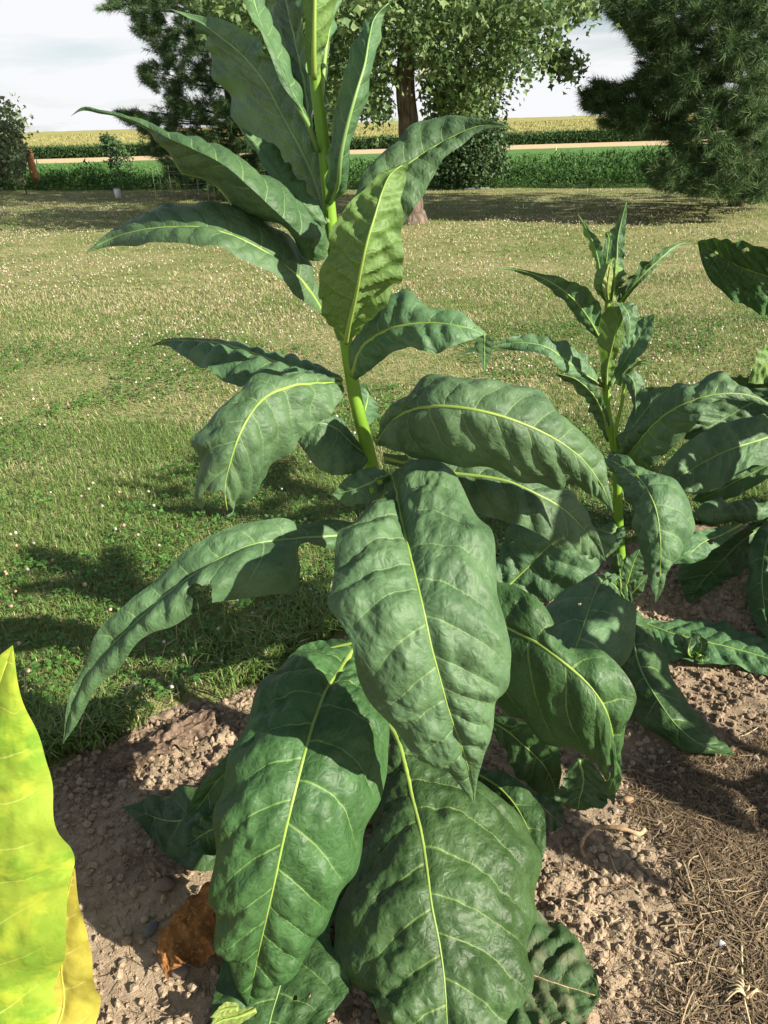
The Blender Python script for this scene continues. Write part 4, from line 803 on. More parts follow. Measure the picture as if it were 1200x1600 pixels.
# maize: upright leaves at the field front, the tasselled canopy behind
g = MB()
n = 95000
V, F, C = blade_mass(n, (-150, 150), lambda x, n: 150 + rng.random(n) * 3.0, lambda x, y: 1.95 * rng.uniform(.75, 1.1, len(x)), .2,
                     [(.045, .095, .032), (.06, .12, .04), (.038, .085, .03)], lambda y: -1.23 + 0 * y); g.add(V, F, C)
nn = 30000
x = rng.uniform(-170, 170, nn); y = 152 + rng.random(nn) ** 2 * 160
V, F, C = blades(x, y, np.full(nn, .5) * rng.uniform(.5, 1.2, nn), .28 * (y / 150) * rng.uniform(.6, 1.2, nn), rng.uniform(0, .4, nn), np.ones(nn), z0=field_z(y) + 1.72, segs=1)
C = np.repeat(np.array([(.36, .31, .12), (.28, .27, .10), (.22, .24, .09)])[rng.integers(0, 3, nn)] * rng.uniform(.7, 1.15, (nn, 1)), 3, 0)
g.add(V, F, C)
cornm = g.build('corn', M_WEED, smooth=False); kind(cornm, 'stuff'); tag(cornm, 'field of tall maize with tan tassels on the rise', 'corn')
N = NT('corn_canopy')
tp = N.n('ShaderNodeNewGeometry').outputs['Position']
mp_ = N.n('ShaderNodeMapping', {0: tp, 'Scale': (0.06, 0.9, 1)}).outputs[0]
n1 = N.noise(tp, 0.02, 4, 0.6); n2 = N.noise(mp_, 1.0, 4, 0.65); n3 = N.noise(tp, 0.8, 3)
c = N.mix(N.ss(n2, 0.34, 0.66), (0.215, 0.215, 0.075, 1), (0.34, 0.295, 0.125, 1)); c = N.mix(N.math('MULTIPLY', N.ss(n1, 0.4, 0.65), .5), c, (0.24, 0.245, 0.085, 1))
c = N.mix(N.math('MULTIPLY', N.ss(n3, 0.5, 0.8), .5), c, (0.13, 0.16, 0.05, 1))
N.surf(N.principled(c, 0.95, 0.05)); M_CANOPY = N.m
xs = np.linspace(-420, 420, 240); ys = np.concatenate([np.linspace(151, 220, 60), np.linspace(222, 560, 90)])
V, F = grid_mesh(xs, ys, lambda x, y: field_z(y) + 1.75 + .2 * fbm(x * .9, y * .9, 1, 2))
cc_ = mesh_obj('corn_canopy', V, F, M_CANOPY); kind(cc_, 'stuff'); tag(cc_, 'tan tasselled tops of the far maize field', 'corn')
# ------------------------------------------------------------------ trees
def bark(name, a, b):
    N = NT(name); tcx = N.n('ShaderNodeTexCoord').outputs['Object']
    mp_ = N.n('ShaderNodeMapping', {0: tcx, 'Scale': (1, 1, .22)}).outputs[0]
    n1 = N.noise(mp_, 14.0, 6, .7)
    c = N.mix(N.ss(n1, .35, .65), c4(a), c4(b))
    N.surf(N.principled(c, .9, .1, N.n('ShaderNodeBump', {'Strength': 1.0, 'Distance': .03, 'Height': n1}).outputs[0])); return N.m
M_BARK = bark('maple_bark', (.075, .058, .044), (.21, .165, .125))
M_PBARK = bark('pine_bark', (.05, .04, .032), (.12, .09, .07))
def foliage(name, tr, tamt, rough=.55, spec=.3):
    N = NT(name); ca = N.n('ShaderNodeAttribute', attribute_name='Col').outputs['Color']
    geo = N.n('ShaderNodeNewGeometry').outputs['Backfacing']
    col = N.mix(geo, ca, N.mix(.45, ca, c4(tr)))
    N.surf(N.n('ShaderNodeMixShader', {0: tamt, 1: N.principled(col, rough, spec), 2: N.n('ShaderNodeBsdfTranslucent', {'Color': N.mix(.5, ca, c4(tr))}).outputs[0]}).outputs[0]); return N.m
M_MAPLE = foliage('maple_leaves', (.30, .40, .15), .30)
M_BUSH = foliage('bush_leaves', (.10, .18, .05), .15)
M_NEED = foliage('pine_needles', (.08, .15, .04), .15)

def in_poly(px, py, poly):
    px = np.asarray(px); py = np.asarray(py); c = np.zeros(px.shape, bool)
    n = len(poly); j = n - 1
    for i in range(n):
        xi, yi = poly[i]; xj, yj = poly[j]
        c ^= ((yi > py) != (yj > py)) & (px < (xj - xi) * (py - yi) / (yj - yi + 1e-9) + xi); j = i
    return c
def sample_poly(poly, n):
    P = np.array(poly); lo, hi = P.min(0), P.max(0); X = []; m = 0
    while m < n:
        q = rng.uniform(lo, hi, (n * 3, 2)); q = q[in_poly(q[:, 0], q[:, 1], poly)]; X.append(q); m += len(q)
    return np.vstack(X)[:n]
def leaf_quads(C, size, cols, droop=.5, fold=.25):
    """C (n,3) centres -> lobed leaf faces: a kite with two side lobes"""
    n = len(C); d = rng.normal(0, 1, (n, 3)); d[:, 2] -= droop; d /= np.linalg.norm(d, axis=1)[:, None]
    b = np.cross(d, rng.normal(0, 1, (n, 3))); b /= np.linalg.norm(b, axis=1)[:, None]; nn = np.cross(d, b)
    s_ = (size * rng.uniform(.6, 1.25, n))[:, None]
    A = C; T = C + d * s_
    L1 = C + d * s_ * .35 + b * s_ * .55 + nn * s_ * fold * rng.uniform(-1, 1, (n, 1)); R1 = C + d * s_ * .35 - b * s_ * .55 + nn * s_ * fold * rng.uniform(-1, 1, (n, 1))
    I1 = C + d * s_ * .55 + b * s_ * .17; I2 = C + d * s_ * .55 - b * s_ * .17
    V = np.stack([A, L1, I1, T, I2, R1], 1).reshape(-1, 3)
    o = (np.arange(n) * 6)[:, None]
    F = np.vstack([o + np.array([[0, 1, 2]]), o + np.array([[0, 2, 4]]), o + np.array([[2, 3, 4]]), o + np.array([[0, 4, 5]])])
    c = np.array(cols)[rng.integers(0, len(cols), n)] * rng.uniform(.75, 1.25, (n, 1))
    return V, [F], np.repeat(c, 6, 0)
def limb(mb, P, r0, r1, n=7, wob=.05):
    P = np.array(P, float); t = np.linspace(0, 1, len(P)); q = np.linspace(0, 1, 4 * len(P))
    Cc = hermite(P, t, q); Cc[1:-1] += rng.normal(0, wob * .3, (len(q) - 2, 3))
    V, F = tube(Cc, r0 + (r1 - r0) * q, n); mb.add(V, F)

# ---- maple behind the plants
mb_ = gnd(645, 347); MY = mb_[1]
maple = empty('maple_tree', tuple(mb_)); tag(maple, 'large leafy maple with a brown trunk standing on the lawn', 'tree')
tk = MB()
def mp(px, py, dy=0.0): return atd(px, py, MY + dy)
limb(tk, [mp(646, 352), mp(644, 330), mp(641, 260), mp(637, 180), mp(633, 120), mp(640, 40), mp(648, -60), mp(650, -220)], .235, .12, 12, .02)
V, F = tube([mp(646, 356), mp(646, 345), mp(645, 330)], [.34, .29, .235], 12); tk.add(V, F)
limb(tk, [mp(634, 140), mp(618, 118), mp(600, 100), mp(585, 60, -.5), mp(560, 0, -.8)], .13, .05)
limb(tk, [mp(638, 110), mp(660, 98), mp(690, 92, -.4), mp(740, 60, -.6), mp(800, 20, -1)], .07, .025)
limb(tk, [mp(640, 60), mp(665, 40, .3), mp(740, 10, .5), mp(830, 60, .8), mp(905, 100, .8)], .09, .012)
limb(tk, [mp(642, 20), mp(600, -60), mp(480, -80), mp(400, -30)], .1, .03)
limb(tk, [mp(645, -20), mp(720, -100), mp(860, -60), mp(925, 5)], .1, .02)
limb(tk, [mp(640, 30, .5), mp(560, 20, 1), mp(480, 40, 1.4), mp(380, 60, 1.5)], .07, .02)
limb(tk, [mp(637, 90, -.2), mp(620, 60, -1), mp(560, 90, -1.6), mp(530, 130, -1.8)], .05, .015)
o = tk.build('trunk', M_BARK); world_parent(o, maple)
crown = MB()
MC = [(.046, .098, .028), (.068, .128, .036), (.038, .080, .024), (.10, .16, .055)]
def clusters(poly, nc, per, dy, spread, size):
    q = sample_poly(poly, nc); dd = rng.uniform(-dy, dy, nc)
    ce = np.array([mp(a, b, c_) for (a, b), c_ in zip(q, dd)])
    C = np.repeat(ce, per, 0) + rng.normal(0, 1, (nc * per, 3)) * np.array([spread, spread, spread * .9])
    C[:, 2] -= np.abs(rng.normal(0, spread * .5, len(C)))
    V, F, c = leaf_quads(C, size, MC); crown.add(V, F, c)
clusters([(515, 0), (515, 150), (545, 150), (590, 180), (600, 150), (612, 100), (630, 70), (650, 80), (668, 120), (690, 150), (730, 165), (760, 150), (790, 128), (830, 118), (850, 90), (840, 40), (850, 0)], 300, 36, 2.2, .16, .10)
clusters([(840, 70), (870, 60), (905, 85), (918, 95), (905, 118), (880, 105), (850, 110)], 26, 18, .6, .11, .12)
clusters([(800, -10), (930, -10), (935, 12), (900, 22), (850, 30), (800, 60)], 50, 18, .9, .13, .12)
clusters([(665, 110), (755, 130), (772, 160), (735, 175), (700, 188), (672, 185)], 70, 18, .7, .13, .12)
clusters([(575, 120), (605, 120), (600, 175), (588, 186), (578, 165)], 18, 14, .5, .09, .11)
clusters([(330, 0), (520, 0), (520, 120), (470, 150), (400, 110), (340, 70)], 110, 20, 1.6, .18, .135)
clusters([(300, -60), (940, -60), (900, 10), (520, 20), (330, 10)], 240, 18, 2.6, .24, .15)
ce = rng.normal(0, 1, (330, 3)); ce /= np.linalg.norm(ce, axis=1)[:, None]; ce *= rng.uniform(.75, 1.0, (330, 1)) * np.array([3.9, 3.6, 3.2])
ce = ce[ce[:, 2] > -1.2] + np.array([mb_[0] + .1, MY, 6.4])
C = np.repeat(ce, 14, 0) + rng.normal(0, .33, (len(ce) * 14, 3)); V, F, c = leaf_quads(C, .22, MC); crown.add(V, F, c)
o = crown.build('crown', M_MAPLE, smooth=False); world_parent(o, maple)
# bird box on the trunk
bb = empty('bird_box', tuple(mp(664, 118, -.25))); tag(bb, 'small pale wooden bird box hung on the maple trunk', 'bird box')
N = NT('pale_wood'); tcx = N.n('ShaderNodeTexCoord').outputs['Object']
N.surf(N.principled(N.mix(N.noise(tcx, 12., 4), (.42, .38, .31, 1), (.56, .52, .44, 1)), .8, .15)); M_PWOOD = N.m
N = NT('dark_hole'); N.surf(N.principled((.02, .017, .014, 1), .9, .1)); M_HOLE = N.m
pc = mp(664, 108, -.25)
V, F = box(pc, .2, .18, .30); o = mesh_obj('body', V, F, M_PWOOD, smooth=False); world_parent(o, bb)
V, F = box(pc + np.array([0, -.02, .165]), .25, .26, .03); o = mesh_obj('roof', V, F, M_PWOOD, smooth=False); world_parent(o, bb)
V, F = tube([pc + np.array([0, -.095, .05]), pc + np.array([0, -.088, .05])], .022, 10); o = mesh_obj('entrance_hole', V, F, M_HOLE); world_parent(o, bb)

# ---- pines: trunk, whorled boughs, needle tufts
def tufts(mb, C, D, ln, cols, k=13, w=.010):
    """C centres, D bough directions; each tuft a spray of k needles"""
    n = len(C); Cn = np.repeat(C, k, 0); Dn = np.repeat(D, k, 0)
    d = Dn * .75 + rng.normal(0, .62, (n * k, 3)); d /= np.linalg.norm(d, axis=1)[:, None]
    s_ = np.cross(d, rng.normal(0, 1, (n * k, 3))); s_ /= np.linalg.norm(s_, axis=1)[:, None]
    l_ = (ln * rng.uniform(.65, 1.2, n * k))[:, None]
    st = Cn - Dn * rng.uniform(0, ln * .9, (n * k, 1))
    V = np.stack([st - s_ * w, st + s_ * w, st + d * l_ + np.array([0, 0, -1]) * l_ * .08], 1).reshape(-1, 3)
    c = np.repeat(np.array(cols)[rng.integers(0, len(cols), n)] * rng.uniform(.75, 1.25, (n, 1)), k, 0)
    mb.add(V, [np.arange(len(V)).reshape(-1, 3)], np.repeat(c, 3, 0))
PC = [(.030, .068, .030), (.044, .090, .034), (.070, .120, .040), (.11, .16, .055)]
def pine(base, Hh, rad, poly, label, ntuft, dens_up, low=.25, holes_=()):
    t = empty('pine_tree', tuple(base)); tag(t, label, 'tree', 'pines at the far lawn edge')
    tk = MB(); x0, y0, _ = base
    limb(tk, [(x0, y0, -.05), (x0 + .03, y0, Hh * .3), (x0, y0 + .05, Hh * .65), (x0, y0, Hh)], .17, .03, 10, .02)
    nd = MB()
    # visible lower boughs follow the outline in the picture
    q = sample_poly(poly, ntuft)
    # keep tufts inside a round crown: depth limited by the crown's radius at that place
    C = []; D = []
    for (a, b) in q:
        p = atd(a, b, y0); dxr = (p[0] - x0); rr = max(.25, rad * rad - dxr * dxr) ** .5
        dy_ = -rr * rng.uniform(.1, 1.0) if rng.random() < .75 else rr * rng.uniform(0, .8)
        p = atd(a, b, y0 + dy_)
        out = np.array([p[0] - x0, p[1] - y0, 0.0]); out /= np.linalg.norm(out) + 1e-6; out[2] = rng.uniform(-.05, .55); out /= np.linalg.norm(out)
        C.append(p); D.append(out)
    C = np.array(C); D = np.array(D); C = C[C[:, 2] > .1] if False else C
    D = D[:len(C)]
    # group tufts on boughs: clump them
    nc = max(30, ntuft // 16); ci = rng.choice(len(C), nc, replace=False)
    near_ = np.argmin(((C[:, None, :] - C[ci][None]) ** 2).sum(-1), 1)
    C = C + (C[ci][near_] - C) * .55 * np.array([1, 1, 1.0])
    D = D * .55 + D[ci][near_] * .45; D /= np.linalg.norm(D, axis=1)[:, None]
    C[:, 2] = np.maximum(C[:, 2], .06)
    tufts(nd, C, D, .20, PC, k=22, w=.0055)
    for k_ in ci[::7]:
        p = C[k_]; limb(tk, [(x0, y0, max(.2, p[2] - .25)), ((x0 + p[0]) / 2, (y0 + p[1]) / 2, p[2] - .12), tuple(p)], .03, .008, 5, .03)
    # crown above the picture
    n2 = dens_up; zz = rng.uniform(1.6 + y0 * .135, Hh, n2); aa = rng.uniform(0, 2 * np.pi, n2); rr = rad * np.clip((Hh - zz) / (Hh - 2.5), .05, 1) * rng.uniform(.35, 1.0, n2)
    C2 = np.stack([x0 + rr * np.cos(aa), y0 + rr * np.sin(aa), zz], -1); D2 = np.stack([np.cos(aa), np.sin(aa), np.full(n2, .25)], -1)
    tufts(nd, C2, D2 / np.linalg.norm(D2, axis=1)[:, None], .24, PC, k=12, w=.014)
    o = tk.build('trunk', M_PBARK); world_parent(o, t)
    o = nd.build('crown', M_NEED, smooth=False); world_parent(o, t)
    return t
pine(gnd(1150, 322), 9.5, 3.4, [(1215, -30), (920, -30), (935, 10), (950, 36), (968, 44), (988, 66), (993, 84), (1014, 100), (988, 116), (970, 133), (930, 119), (898, 149), (914, 172), (940, 196), (975, 205), (1035, 213), (1055, 236), (1045, 252), (993, 257), (1016, 290), (1055, 303), (1215, 318)],
     'broad dark white pine with boughs sweeping down to the grass', 9500, 2600)
pine(gnd(372, 302), 9.0, 4.2, [(150, 14), (172, 22), (195, 8), (205, 58), (238, 76), (206, 108), (218, 128), (250, 150), (266, 166), (196, 166), (164, 162), (180, 186), (204, 205), (240, 214), (213, 228), (216, 240), (250, 250), (262, 292), (330, 302), (460, 302), (520, 292), (540, 160), (540, -30), (190, -30)],
     'dark pine tree standing behind the tall plant, beside a young sapling', 12500, 2200)

# ---- leafy shrubs and small trees
def leafy(name, base, polys, label, depth, n, size, cols, mat, stems, cat='tree', group=None, clump=.12):
    t = empty(name, tuple(base)); tag(t, label, cat, group); y0 = base[1]
    tk = MB()
    for pts, r0, r1 in stems: limb(tk, [atd(a, b, y0) for a, b in pts], r0, r1, 6, .01)
    o = tk.build('trunk', M_PBARK); world_parent(o, t)
    cm = MB()
    for poly in polys:
        q = sample_poly(poly, n // 10 // len(polys) + 1); xs_ = np.array(poly)[:, 0]; mid = xs_.mean(); hw = (xs_.max() - xs_.min()) / 2
        ce = []
        for a, b in q:
            k_ = max(.08, 1 - ((a - mid) / hw) ** 2) ** .5; ce.append(atd(a, b, y0 + rng.uniform(-1, 1) * depth * k_))
        ce = np.array(ce); C = np.repeat(ce, 10, 0) + rng.normal(0, clump, (len(ce) * 10, 3)); C[:, 2] = np.maximum(C[:, 2], .05)
        V, F, c = leaf_quads(C, size, cols); cm.add(V, F, c)
    o = cm.build('crown', mat, smooth=False); world_parent(o, t); return t
leafy('round_bush', gnd(745, 293), [[(690, 190), (720, 172), (760, 178), (782, 200), (790, 240), (788, 270), (772, 284), (700, 286), (682, 260), (680, 220)]],
      'dense dark round bush growing under the maple boughs', 1.0, 9000, .11, [(.028, .058, .022), (.036, .07, .026), (.022, .048, .02)], M_BUSH, [([(745, 294), (745, 270), (742, 220)], .06, .03)], 'bush')
leafy('small_tree', gnd(183, 288), [[(168, 226), (178, 215), (188, 226), (200, 240), (205, 262), (192, 282), (176, 284), (168, 262)], [(160, 214), (168, 212), (176, 232), (170, 240)]],
      'slender dark small tree between the weeds and the white bucket', .5, 1500, .11, [(.032, .066, .026), (.045, .085, .03)], M_BUSH, [([(183, 289), (183, 250), (178, 215)], .03, .01)], group='young trees along the weeds', clump=.08)
leafy('grey_green_tree', gnd(-10, 297), [[(-60, 165), (10, 166), (30, 178), (34, 210), (36, 236), (26, 258), (10, 285), (-60, 285)]],
      'pale grey-green broad tree rising behind the leaning post', 1.4, 4200, .17, [(.17, .20, .11), (.21, .24, .135), (.14, .17, .085)], M_BUSH, [([(-12, 298), (-12, 250), (-5, 190)], .1, .03)], clump=.2)
leafy('sapling', gnd(42, 304), [[(16, 250), (28, 240), (38, 246), (42, 262), (40, 284), (30, 290), (14, 272)]],
      'thin sapling with grey-green leaves in front of the leaning post', .4, 420, .10, [(.12, .15, .075), (.15, .18, .09)], M_BUSH, [([(42, 305), (38, 285), (28, 242)], .025, .008)], group='young trees along the weeds', clump=.07)

# ---- things on the far lawn
N = NT('terracotta_wood'); tcx = N.n('ShaderNodeTexCoord').outputs['Object']
N.surf(N.principled(N.mix(N.noise(tcx, 6., 4), (.42, .17, .07, 1), (.52, .24, .11, 1)), .8, .15)); M_POST = N.m
pb = gnd(58, 294); p1 = atd(44, 233, pb[1])
V, F = tube([pb, pb + (p1 - pb) * .5, p1], [.14, .13, .125], 10)
po = mesh_obj('leaning_post', V, F, M_POST); tag(po, 'leaning orange-brown wooden post standing in the weeds', 'post')
N = NT('white_plastic'); tcx = N.n('ShaderNodeTexCoord').outputs['Object']
N.surf(N.principled(N.mix(N.noise(tcx, 14., 4), (.62, .62, .62, 1), (.78, .78, .77, 1)), .5, .4)); M_WHITE = N.m
bk = empty('bucket', tuple(gnd(185, 310))); tag(bk, 'white bucket with a dark rim standing on the shaded lawn', 'bucket')
b0 = gnd(185, 310); hh = atd(184, 294, b0[1])[2]
V, F = tube([b0, b0 + np.array([0, 0, hh * .5]), b0 + np.array([0, 0, hh])], [.085, .092, .1], 14); o = mesh_obj('body', V, F, M_WHITE); world_parent(o, bk)
V, F = tube([b0 + np.array([0, 0, hh * .96]), b0 + np.array([0, 0, hh * 1.02])], [.108, .108], 14); N = NT('grey_rim'); N.surf(N.principled((.2, .2, .2, 1), .6, .3)); o = mesh_obj('rim', V, F, N.m); world_parent(o, bk)
N = NT('wire'); N.surf(N.principled((.16, .15, .13, 1), .5, .4)); M_WIRE = N.m
cg = empty('wire_cage', tuple(gnd(292, 322))); tag(cg, 'thin wire cage with stakes standing on the lawn before the pine', 'cage')
cb = gnd(292, 322); ch = 1.0
for k_ in range(7):
    a = k_ / 7 * 2 * math.pi; p = cb + np.array([.75 * math.cos(a), .75 * math.sin(a), 0])
    V, F = tube([p - np.array([0, 0, .05]), p + np.array([0, 0, ch * (1.0 if k_ % 2 else .85)])], .006, 6); o = mesh_obj('stake', V, F, M_WIRE); world_parent(o, cg)
for z_ in (.25, .55, .8):
    a = np.linspace(0, 2 * math.pi, 29); P = np.stack([cb[0] + .75 * np.cos(a), cb[1] + .75 * np.sin(a), 0 * a + z_], -1)
    V, F = tube(P, .0022, 4, cap=False); o = mesh_obj('wire_ring', V, F, M_WIRE); world_parent(o, cg)
sb = atd(868, 252, 60.0); stp = atd(869, 228, 60.0)
V, F = tube([np.array([sb[0], 60, field_z(60.0)]), (sb + stp) / 2, stp], [.045, .04, .03], 6); N = NT('yellow_stake'); N.surf(N.principled((.5, .48, .22, 1), .6, .2))
tag(mesh_obj('field_stake', V, F, N.m), 'thin yellowish stake standing in the green field', 'stake')
up_ = empty('utility_pole', tuple(atd(573, 205, 420.0))); tag(up_, 'tiny utility pole on the far horizon', 'utility pole')
p0 = atd(573, 206, 420.0); p1 = atd(573, 181, 420.0)
V, F = tube([p0 - np.array([0, 0, 1.5]), p1], .22, 6); o = mesh_obj('pole', V, F, M_PBARK); world_parent(o, up_)
V, F = box(p1 - np.array([0, 0, .8]), 2.6, .25, .25); o = mesh_obj('crossarm', V, F, M_PBARK, smooth=False); world_parent(o, up_)
fb = atd(891, 187.0, 470.0)
V, F = box(fb + np.array([-1.2, 0, .3]), 3.2, 3, 1.6); V2, F2 = box(fb + np.array([2.0, 0, .8]), 1.4, 2, 2.6)
m_ = MB(); m_.add(V, F); m_.add(V2, F2); N = NT('far_shed'); N.surf(N.principled((.25, .28, .31, 1), .8, .1))
tag(m_.build('farm_shed', N.m, smooth=False), 'tiny grey farm shed on the horizon beyond the maize', 'shed')

# ------------------------------------------------------------------ small things on the soil
def stone(px, py, sx, sy, sz, col, label, name='stone', rot=0.0, cat='stone'):
    th = np.linspace(0, np.pi, 9)[1:-1]; ph = np.arange(14) * 2 * np.pi / 14
    V = [(0, 0, 1)] + [(math.sin(a) * math.cos(b), math.sin(a) * math.sin(b), math.cos(a)) for a in th for b in ph] + [(0, 0, -1)]
    V = np.array(V); V = V * (1 + .12 * fbm(V[:, 0] * 1.6 + px, V[:, 1] * 1.6 + V[:, 2] * 1.3, py, 2))[:, None] * np.array([sx, sy, sz])
    c_, s_ = math.cos(rot), math.sin(rot); V = V @ np.array([[c_, s_, 0], [-s_, c_, 0], [0, 0, 1]])
    p = gnd(px, py); V = V + np.array([p[0], p[1], float(soil_h(np.array([p[0]]), np.array([p[1]]))[0]) + sz * .7 + .006])
    F4 = []; F3 = []
    for j in range(14): F3.append((0, 1 + j, 1 + (j + 1) % 14)); F3.append((len(V) - 1, 1 + 6 * 14 + (j + 1) % 14, 1 + 6 * 14 + j))
    for i in range(6):
        for j in range(14): F4.append((1 + i * 14 + j, 1 + (i + 1) * 14 + j, 1 + (i + 1) * 14 + (j + 1) % 14, 1 + i * 14 + (j + 1) % 14))
    N = NT(name + '_surface'); tcx = N.n('ShaderNodeTexCoord').outputs['Object']; nz = N.noise(tcx, 60., 5, .65)
    N.surf(N.principled(N.mix(nz, c4([x_ * .75 for x_ in col]), c4([x_ * 1.2 for x_ in col])), .85, .2, N.n('ShaderNodeBump', {'Strength': .5, 'Distance': .003, 'Height': nz}).outputs[0]))
    o = mesh_obj(name, V, [np.array(F4), np.array(F3)], N.m); tag(o, label, cat); return o
stone(238, 1460, .013, .021, .011, (.12, .12, .12), 'smooth dark grey pebble beside the curled brown leaf', rot=-.6)
stone(981, 1253, .016, .012, .008, (.36, .24, .14), 'flat tan stone on soil near the curled root')
stone(228, 1444, .010, .008, .006, (.34, .27, .19), 'small tan stone above the dark pebble')
stone(262, 1390, .022, .02, .010, (.17, .125, .09), 'rounded brown clod beneath the twisted dry leaf', 'clod', cat='clod')
stone(283, 1524, .020, .016, .011, (.20, .155, .12), 'rounded grey-brown clod below the curled brown leaf', 'clod', cat='clod')
stone(1046, 1192, .008, .005, .004, (.75, .75, .75), 'tiny bright white chip below the drooping leaf tip', 'white_chip', rot=.3, cat='chip')
stone(1127, 1476, .009, .010, .006, (.62, .64, .66), 'crumpled whitish scrap among the dry straw', 'white_scrap', cat='scrap')
stone(1018, 1186, .013, .01, .009, (.2, .17, .14), 'small grey stone beside the white chip')
# curled root
def on_soil(px, py, h=.006):
    p = gnd(px, py); p[2] = float(soil_h(np.array([p[0]]), np.array([p[1]]))[0]) + .004 + h; return p
P = [on_soil(a, b, h) for a, b, h in ((914, 1342, .004), (907, 1330, .012), (914, 1314, .02), (930, 1303, .024), (953, 1300, .022), (977, 1304, .018), (997, 1308, .014), (1006, 1301, .014))]
t_ = np.linspace(0, 1, len(P)); q_ = np.linspace(0, 1, 40)
V, F = tube(hermite(np.array(P), t_, q_), .0042 + .0022 * q_ + .0008 * np.sin(q_ * 40), 8)
tag(mesh_obj('dry_root', V, F, M_ROOT), 'curled tan dry root lying on crumbly soil', 'root')
# longer straws, one by one
N = NT('straw'); tcx = N.n('ShaderNodeTexCoord').outputs['Object']
N.surf(N.principled(N.mix(N.noise(tcx, 40., 3), (.40, .29, .16, 1), (.62, .50, .31, 1)), .7, .2)); M_STRAW = N.m
for pts, r_, lab in (([(866, 1404), (895, 1412), (934, 1432)], .0016, 'thin pale straw beside the weathered leaf'),
                     ([(1052, 1508), (1100, 1498), (1150, 1484)], .0018, 'straight pale straw pointing at the whitish scrap'),
                     ([(1048, 1562), (1090, 1556), (1152, 1538)], .0022, 'thick pale straw near the pale grass clump'),
                     ([(1156, 1395), (1158, 1470), (1160, 1550)], .0028, 'long thick stalk running down to the pale grass clump'),
                     ([(1008, 1282), (1050, 1306), (1100, 1340)], .0014, 'long straw leading away from the tan stone'),
                     ([(1030, 1310), (1060, 1325), (1095, 1345)], .0016, 'bent straw beside the curled root'),
                     ([(930, 1452), (950, 1446), (968, 1438)], .0014, 'short straw on the crumbly soil'),
                     ([(950, 1330), (962, 1362), (975, 1380), (998, 1396)], .0015, 'thin brown rootlet bending away from the curled root'),
                     ([(1144, 1153), (1165, 1148), (1186, 1138)], .0014, 'thin straw on dark soil beyond the drooping leaf tip')):
    P = np.array([on_soil(a, b, .006) for a, b in pts]); t_ = np.linspace(0, 1, len(P)); V, F = tube(hermite(P, t_, np.linspace(0, 1, 14)), r_, 6)
    tag(mesh_obj('straw', V, F, M_STRAW), lab, 'straw', 'straws on the soil')
# mat of dry grass
N = NT('dry_thatch'); ca = N.n('ShaderNodeAttribute', attribute_name='Col').outputs['Color']; N.surf(N.principled(ca, .85, .12)); M_THATCH = N.m
g = MB()
def strands(poly, n, ln, w, cols, seedang=None):
    q = sample_poly(poly, n); p = np.array([gnd(a, b) for a, b in q]); p[:, 2] = soil_h(p[:, 0], p[:, 1]) + .004 + rng.uniform(.001, .014, n)
    a = rng.uniform(0, 2 * np.pi, n) if seedang is None else seedang + rng.normal(0, .45, n); l_ = ln * rng.uniform(.4, 1.4, n)
    cv = rng.normal(0, .45, n); P = [p]; aa = a.copy()
    for k_ in range(4):
        aa = aa + cv * .35; p = p + np.stack([np.cos(aa), np.sin(aa), rng.normal(0, .12, n)], -1) * (l_ / 4)[:, None]; P.append(p)
    P = np.stack(P, 1); sd = np.stack([-np.sin(aa), np.cos(aa), rng.normal(0, .4, n)], -1)[:, None] * (w * rng.uniform(.6, 1.3, n))[:, None, None]
    P[..., 2] = np.maximum(P[..., 2], soil_h(P[..., 0], P[..., 1]) + .005)
    V = np.stack([P - sd, P + sd], 2).reshape(n, -1, 3)
    o = (np.arange(n) * 10)[:, None]; F = np.vstack([o + np.array([[2 * k_, 2 * k_ + 1, 2 * k_ + 3, 2 * k_ + 2]]) for k_ in range(4)])
    c = np.array(cols)[rng.integers(0, len(cols), n)] * rng.uniform(.6, 1.2, (n, 1))
    g.add(V.reshape(-1, 3), [F], np.repeat(c, 10, 0))
TC = [(.20, .145, .09), (.15, .105, .066), (.25, .19, .115), (.11, .08, .052)]
strands([(1000, 1190), (1100, 1180), (1215, 1150), (1215, 1400), (1130, 1390), (1040, 1310), (985, 1260)], 6500, .05, .0008, TC)
strands([(1060, 1330), (1215, 1360), (1215, 1610), (1050, 1610), (1090, 1480)], 2400, .07, .0010, TC + [(.32, .25, .15)])
strands([(880, 1290), (1060, 1300), (1060, 1600), (860, 1600)], 500, .035, .0008, TC)
strands([(80, 1190), (330, 1100), (560, 990), (560, 1060), (330, 1160), (120, 1260)], 900, .05, .0008, TC)
strands([(110, 1200), (330, 1180), (340, 1600), (160, 1600)], 350, .03, .0007, TC)
th_ = g.build('dry_thatch', M_THATCH, smooth=False); kind(th_, 'stuff'); tag(th_, 'mat of fine dead brown grass lying on the soil', 'dry grass')
# pale dead grass clump
gc = empty('dead_grass_clump', tuple(gnd(1165, 1560))); tag(gc, 'pale dead grass clump with splayed roots on the soil', 'grass clump')
for k_ in range(9):
    a = rng.uniform(0, 2 * math.pi); p = on_soil(1165 + rng.uniform(-6, 6), 1560, .01); l_ = rng.uniform(.03, .06)
    P = np.array([p, p + np.array([math.cos(a) * l_ * .4, math.sin(a) * l_ * .4, .022]), p + np.array([math.cos(a + .3) * l_, math.sin(a + .3) * l_, -.004])])
    V, F = tube(hermite(P, np.array([0, .45, 1]), np.linspace(0, 1, 9)), np.linspace(.0028, .0014, 9), 6); o = mesh_obj('stalk', V, F, M_STRAW); world_parent(o, gc)
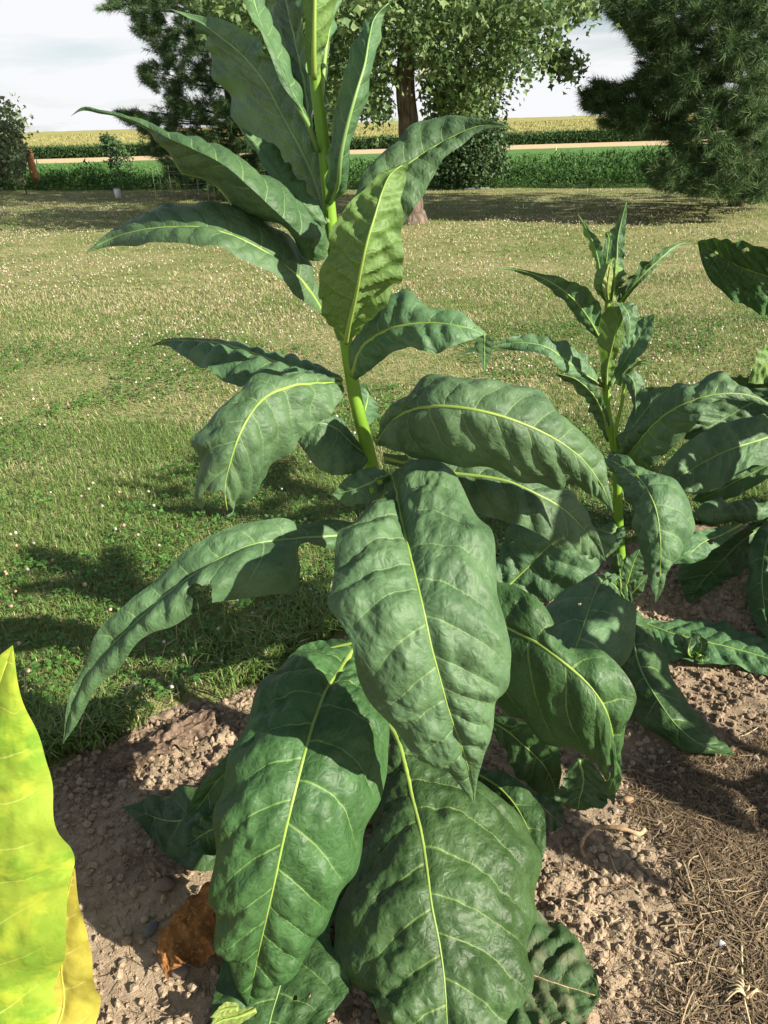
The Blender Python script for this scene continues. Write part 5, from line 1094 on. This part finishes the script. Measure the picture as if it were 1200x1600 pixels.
# seedling on the long fallen leaf
sd_ = empty('tobacco_seedling', tuple(gnd(1085, 1032))); tag(sd_, 'small bright green seedling sprouting beside the long fallen leaf', 'seedling')
S([(1082, 1028, 1078, 1026, 1086, 1030, -.02), (1072, 1010, 1056, 1010, 1080, 1018, -.08), (1064, 995, 1052, 996, 1074, 1000, -.09), (1058, 986)], sd_, M_YOUNG, lat=6)
S([(1084, 1030, 1080, 1028, 1088, 1031, -.02), (1096, 1008, 1082, 1004, 1106, 1012, -.08), (1092, 994, 1080, 990, 1104, 1000, -.1), (1084, 986)], sd_, M_YOUNG, lat=6)
S([(1085, 1032, 1082, 1030, 1089, 1034, -.02), (1094, 1024, 1084, 1018, 1106, 1026, -.06), (1098, 1032, 1088, 1030, 1110, 1030, -.04), (1098, 1038)], sd_, M_YOUNG, lat=5)
S([(1083, 1030, 1080, 1027, 1086, 1033, -.02), (1075, 1016, 1068, 1008, 1082, 1014, -.09), (1078, 1004, 1070, 1000, 1088, 1004, -.1), (1082, 994)], sd_, M_YOUNG, lat=5)

# ------------------------------------------------------------------ more plants of the row, outside the frame; their shade falls into it
def row_plant(x, y, Hh, nl, seed, label, spread=.5, zlow=.12):
    r = np.random.default_rng(seed); t = empty('tobacco_plant', (x, y, 0)); tag(t, label, 'tobacco plant', GREEN)
    q = np.linspace(0, 1, 12); P = np.stack([x + .04 * q * r.normal(), y + .04 * q * r.normal(), q * Hh], -1); V, F = tube(P, .02 - .012 * q, 10); o = mesh_obj('stem', V, F, M_STEM); world_parent(o, t)
    for k_ in range(nl):
        f = k_ / (nl - 1); z = Hh * (zlow + (.94 - zlow) * f); a = k_ * 2.4 + seed; L = spread * (1.15 - .6 * f) * r.uniform(.9, 1.1); w = L * .24
        el = R_(20 + 45 * f); dr = 1.5 - .9 * f; M, Lf, Rf = [], [], []; p = np.array([x, y, z]); h = np.array([math.cos(a), math.sin(a), 0]); sdv = np.array([-math.sin(a), math.cos(a), 0])
        for i in range(8):
            s_ = i / 7; ww = w * (math.sin(math.pi * min(1, s_ * .86 + .10)) ** .8) if i < 7 else 0
            if i == 0: ww = .012
            M.append(p.copy()); Lf.append(p + sdv * ww + np.array([0, 0, .25 * ww])); Rf.append(p - sdv * ww + np.array([0, 0, .25 * ww]))
            e = el - dr * s_ * 1.3; p = p + (h * math.cos(e) + np.array([0, 0, math.sin(e)])) * L / 7; p[2] = max(p[2], .02)
        make_leaf(M, Lf, Rf, t, M_LEAF, None, nu=7, nv=28, lat=10)
row_plant(1.95, 1.12, 1.45, 15, 3, 'tobacco plant of the row on the sunny side of the tall plant')
row_plant(1.80, 2.2, 1.85, 24, 8, 'tall tobacco plant of the row between the tall plant and the bare soil patch', .52)
row_plant(1.5, 1.15, 1.85, 22, 11, 'tall tobacco plant of the row, second from the bare soil patch', .50, .42)
row_plant(2.35, 2.75, 1.35, 13, 5, 'tobacco plant of the row beyond the bare soil patch')
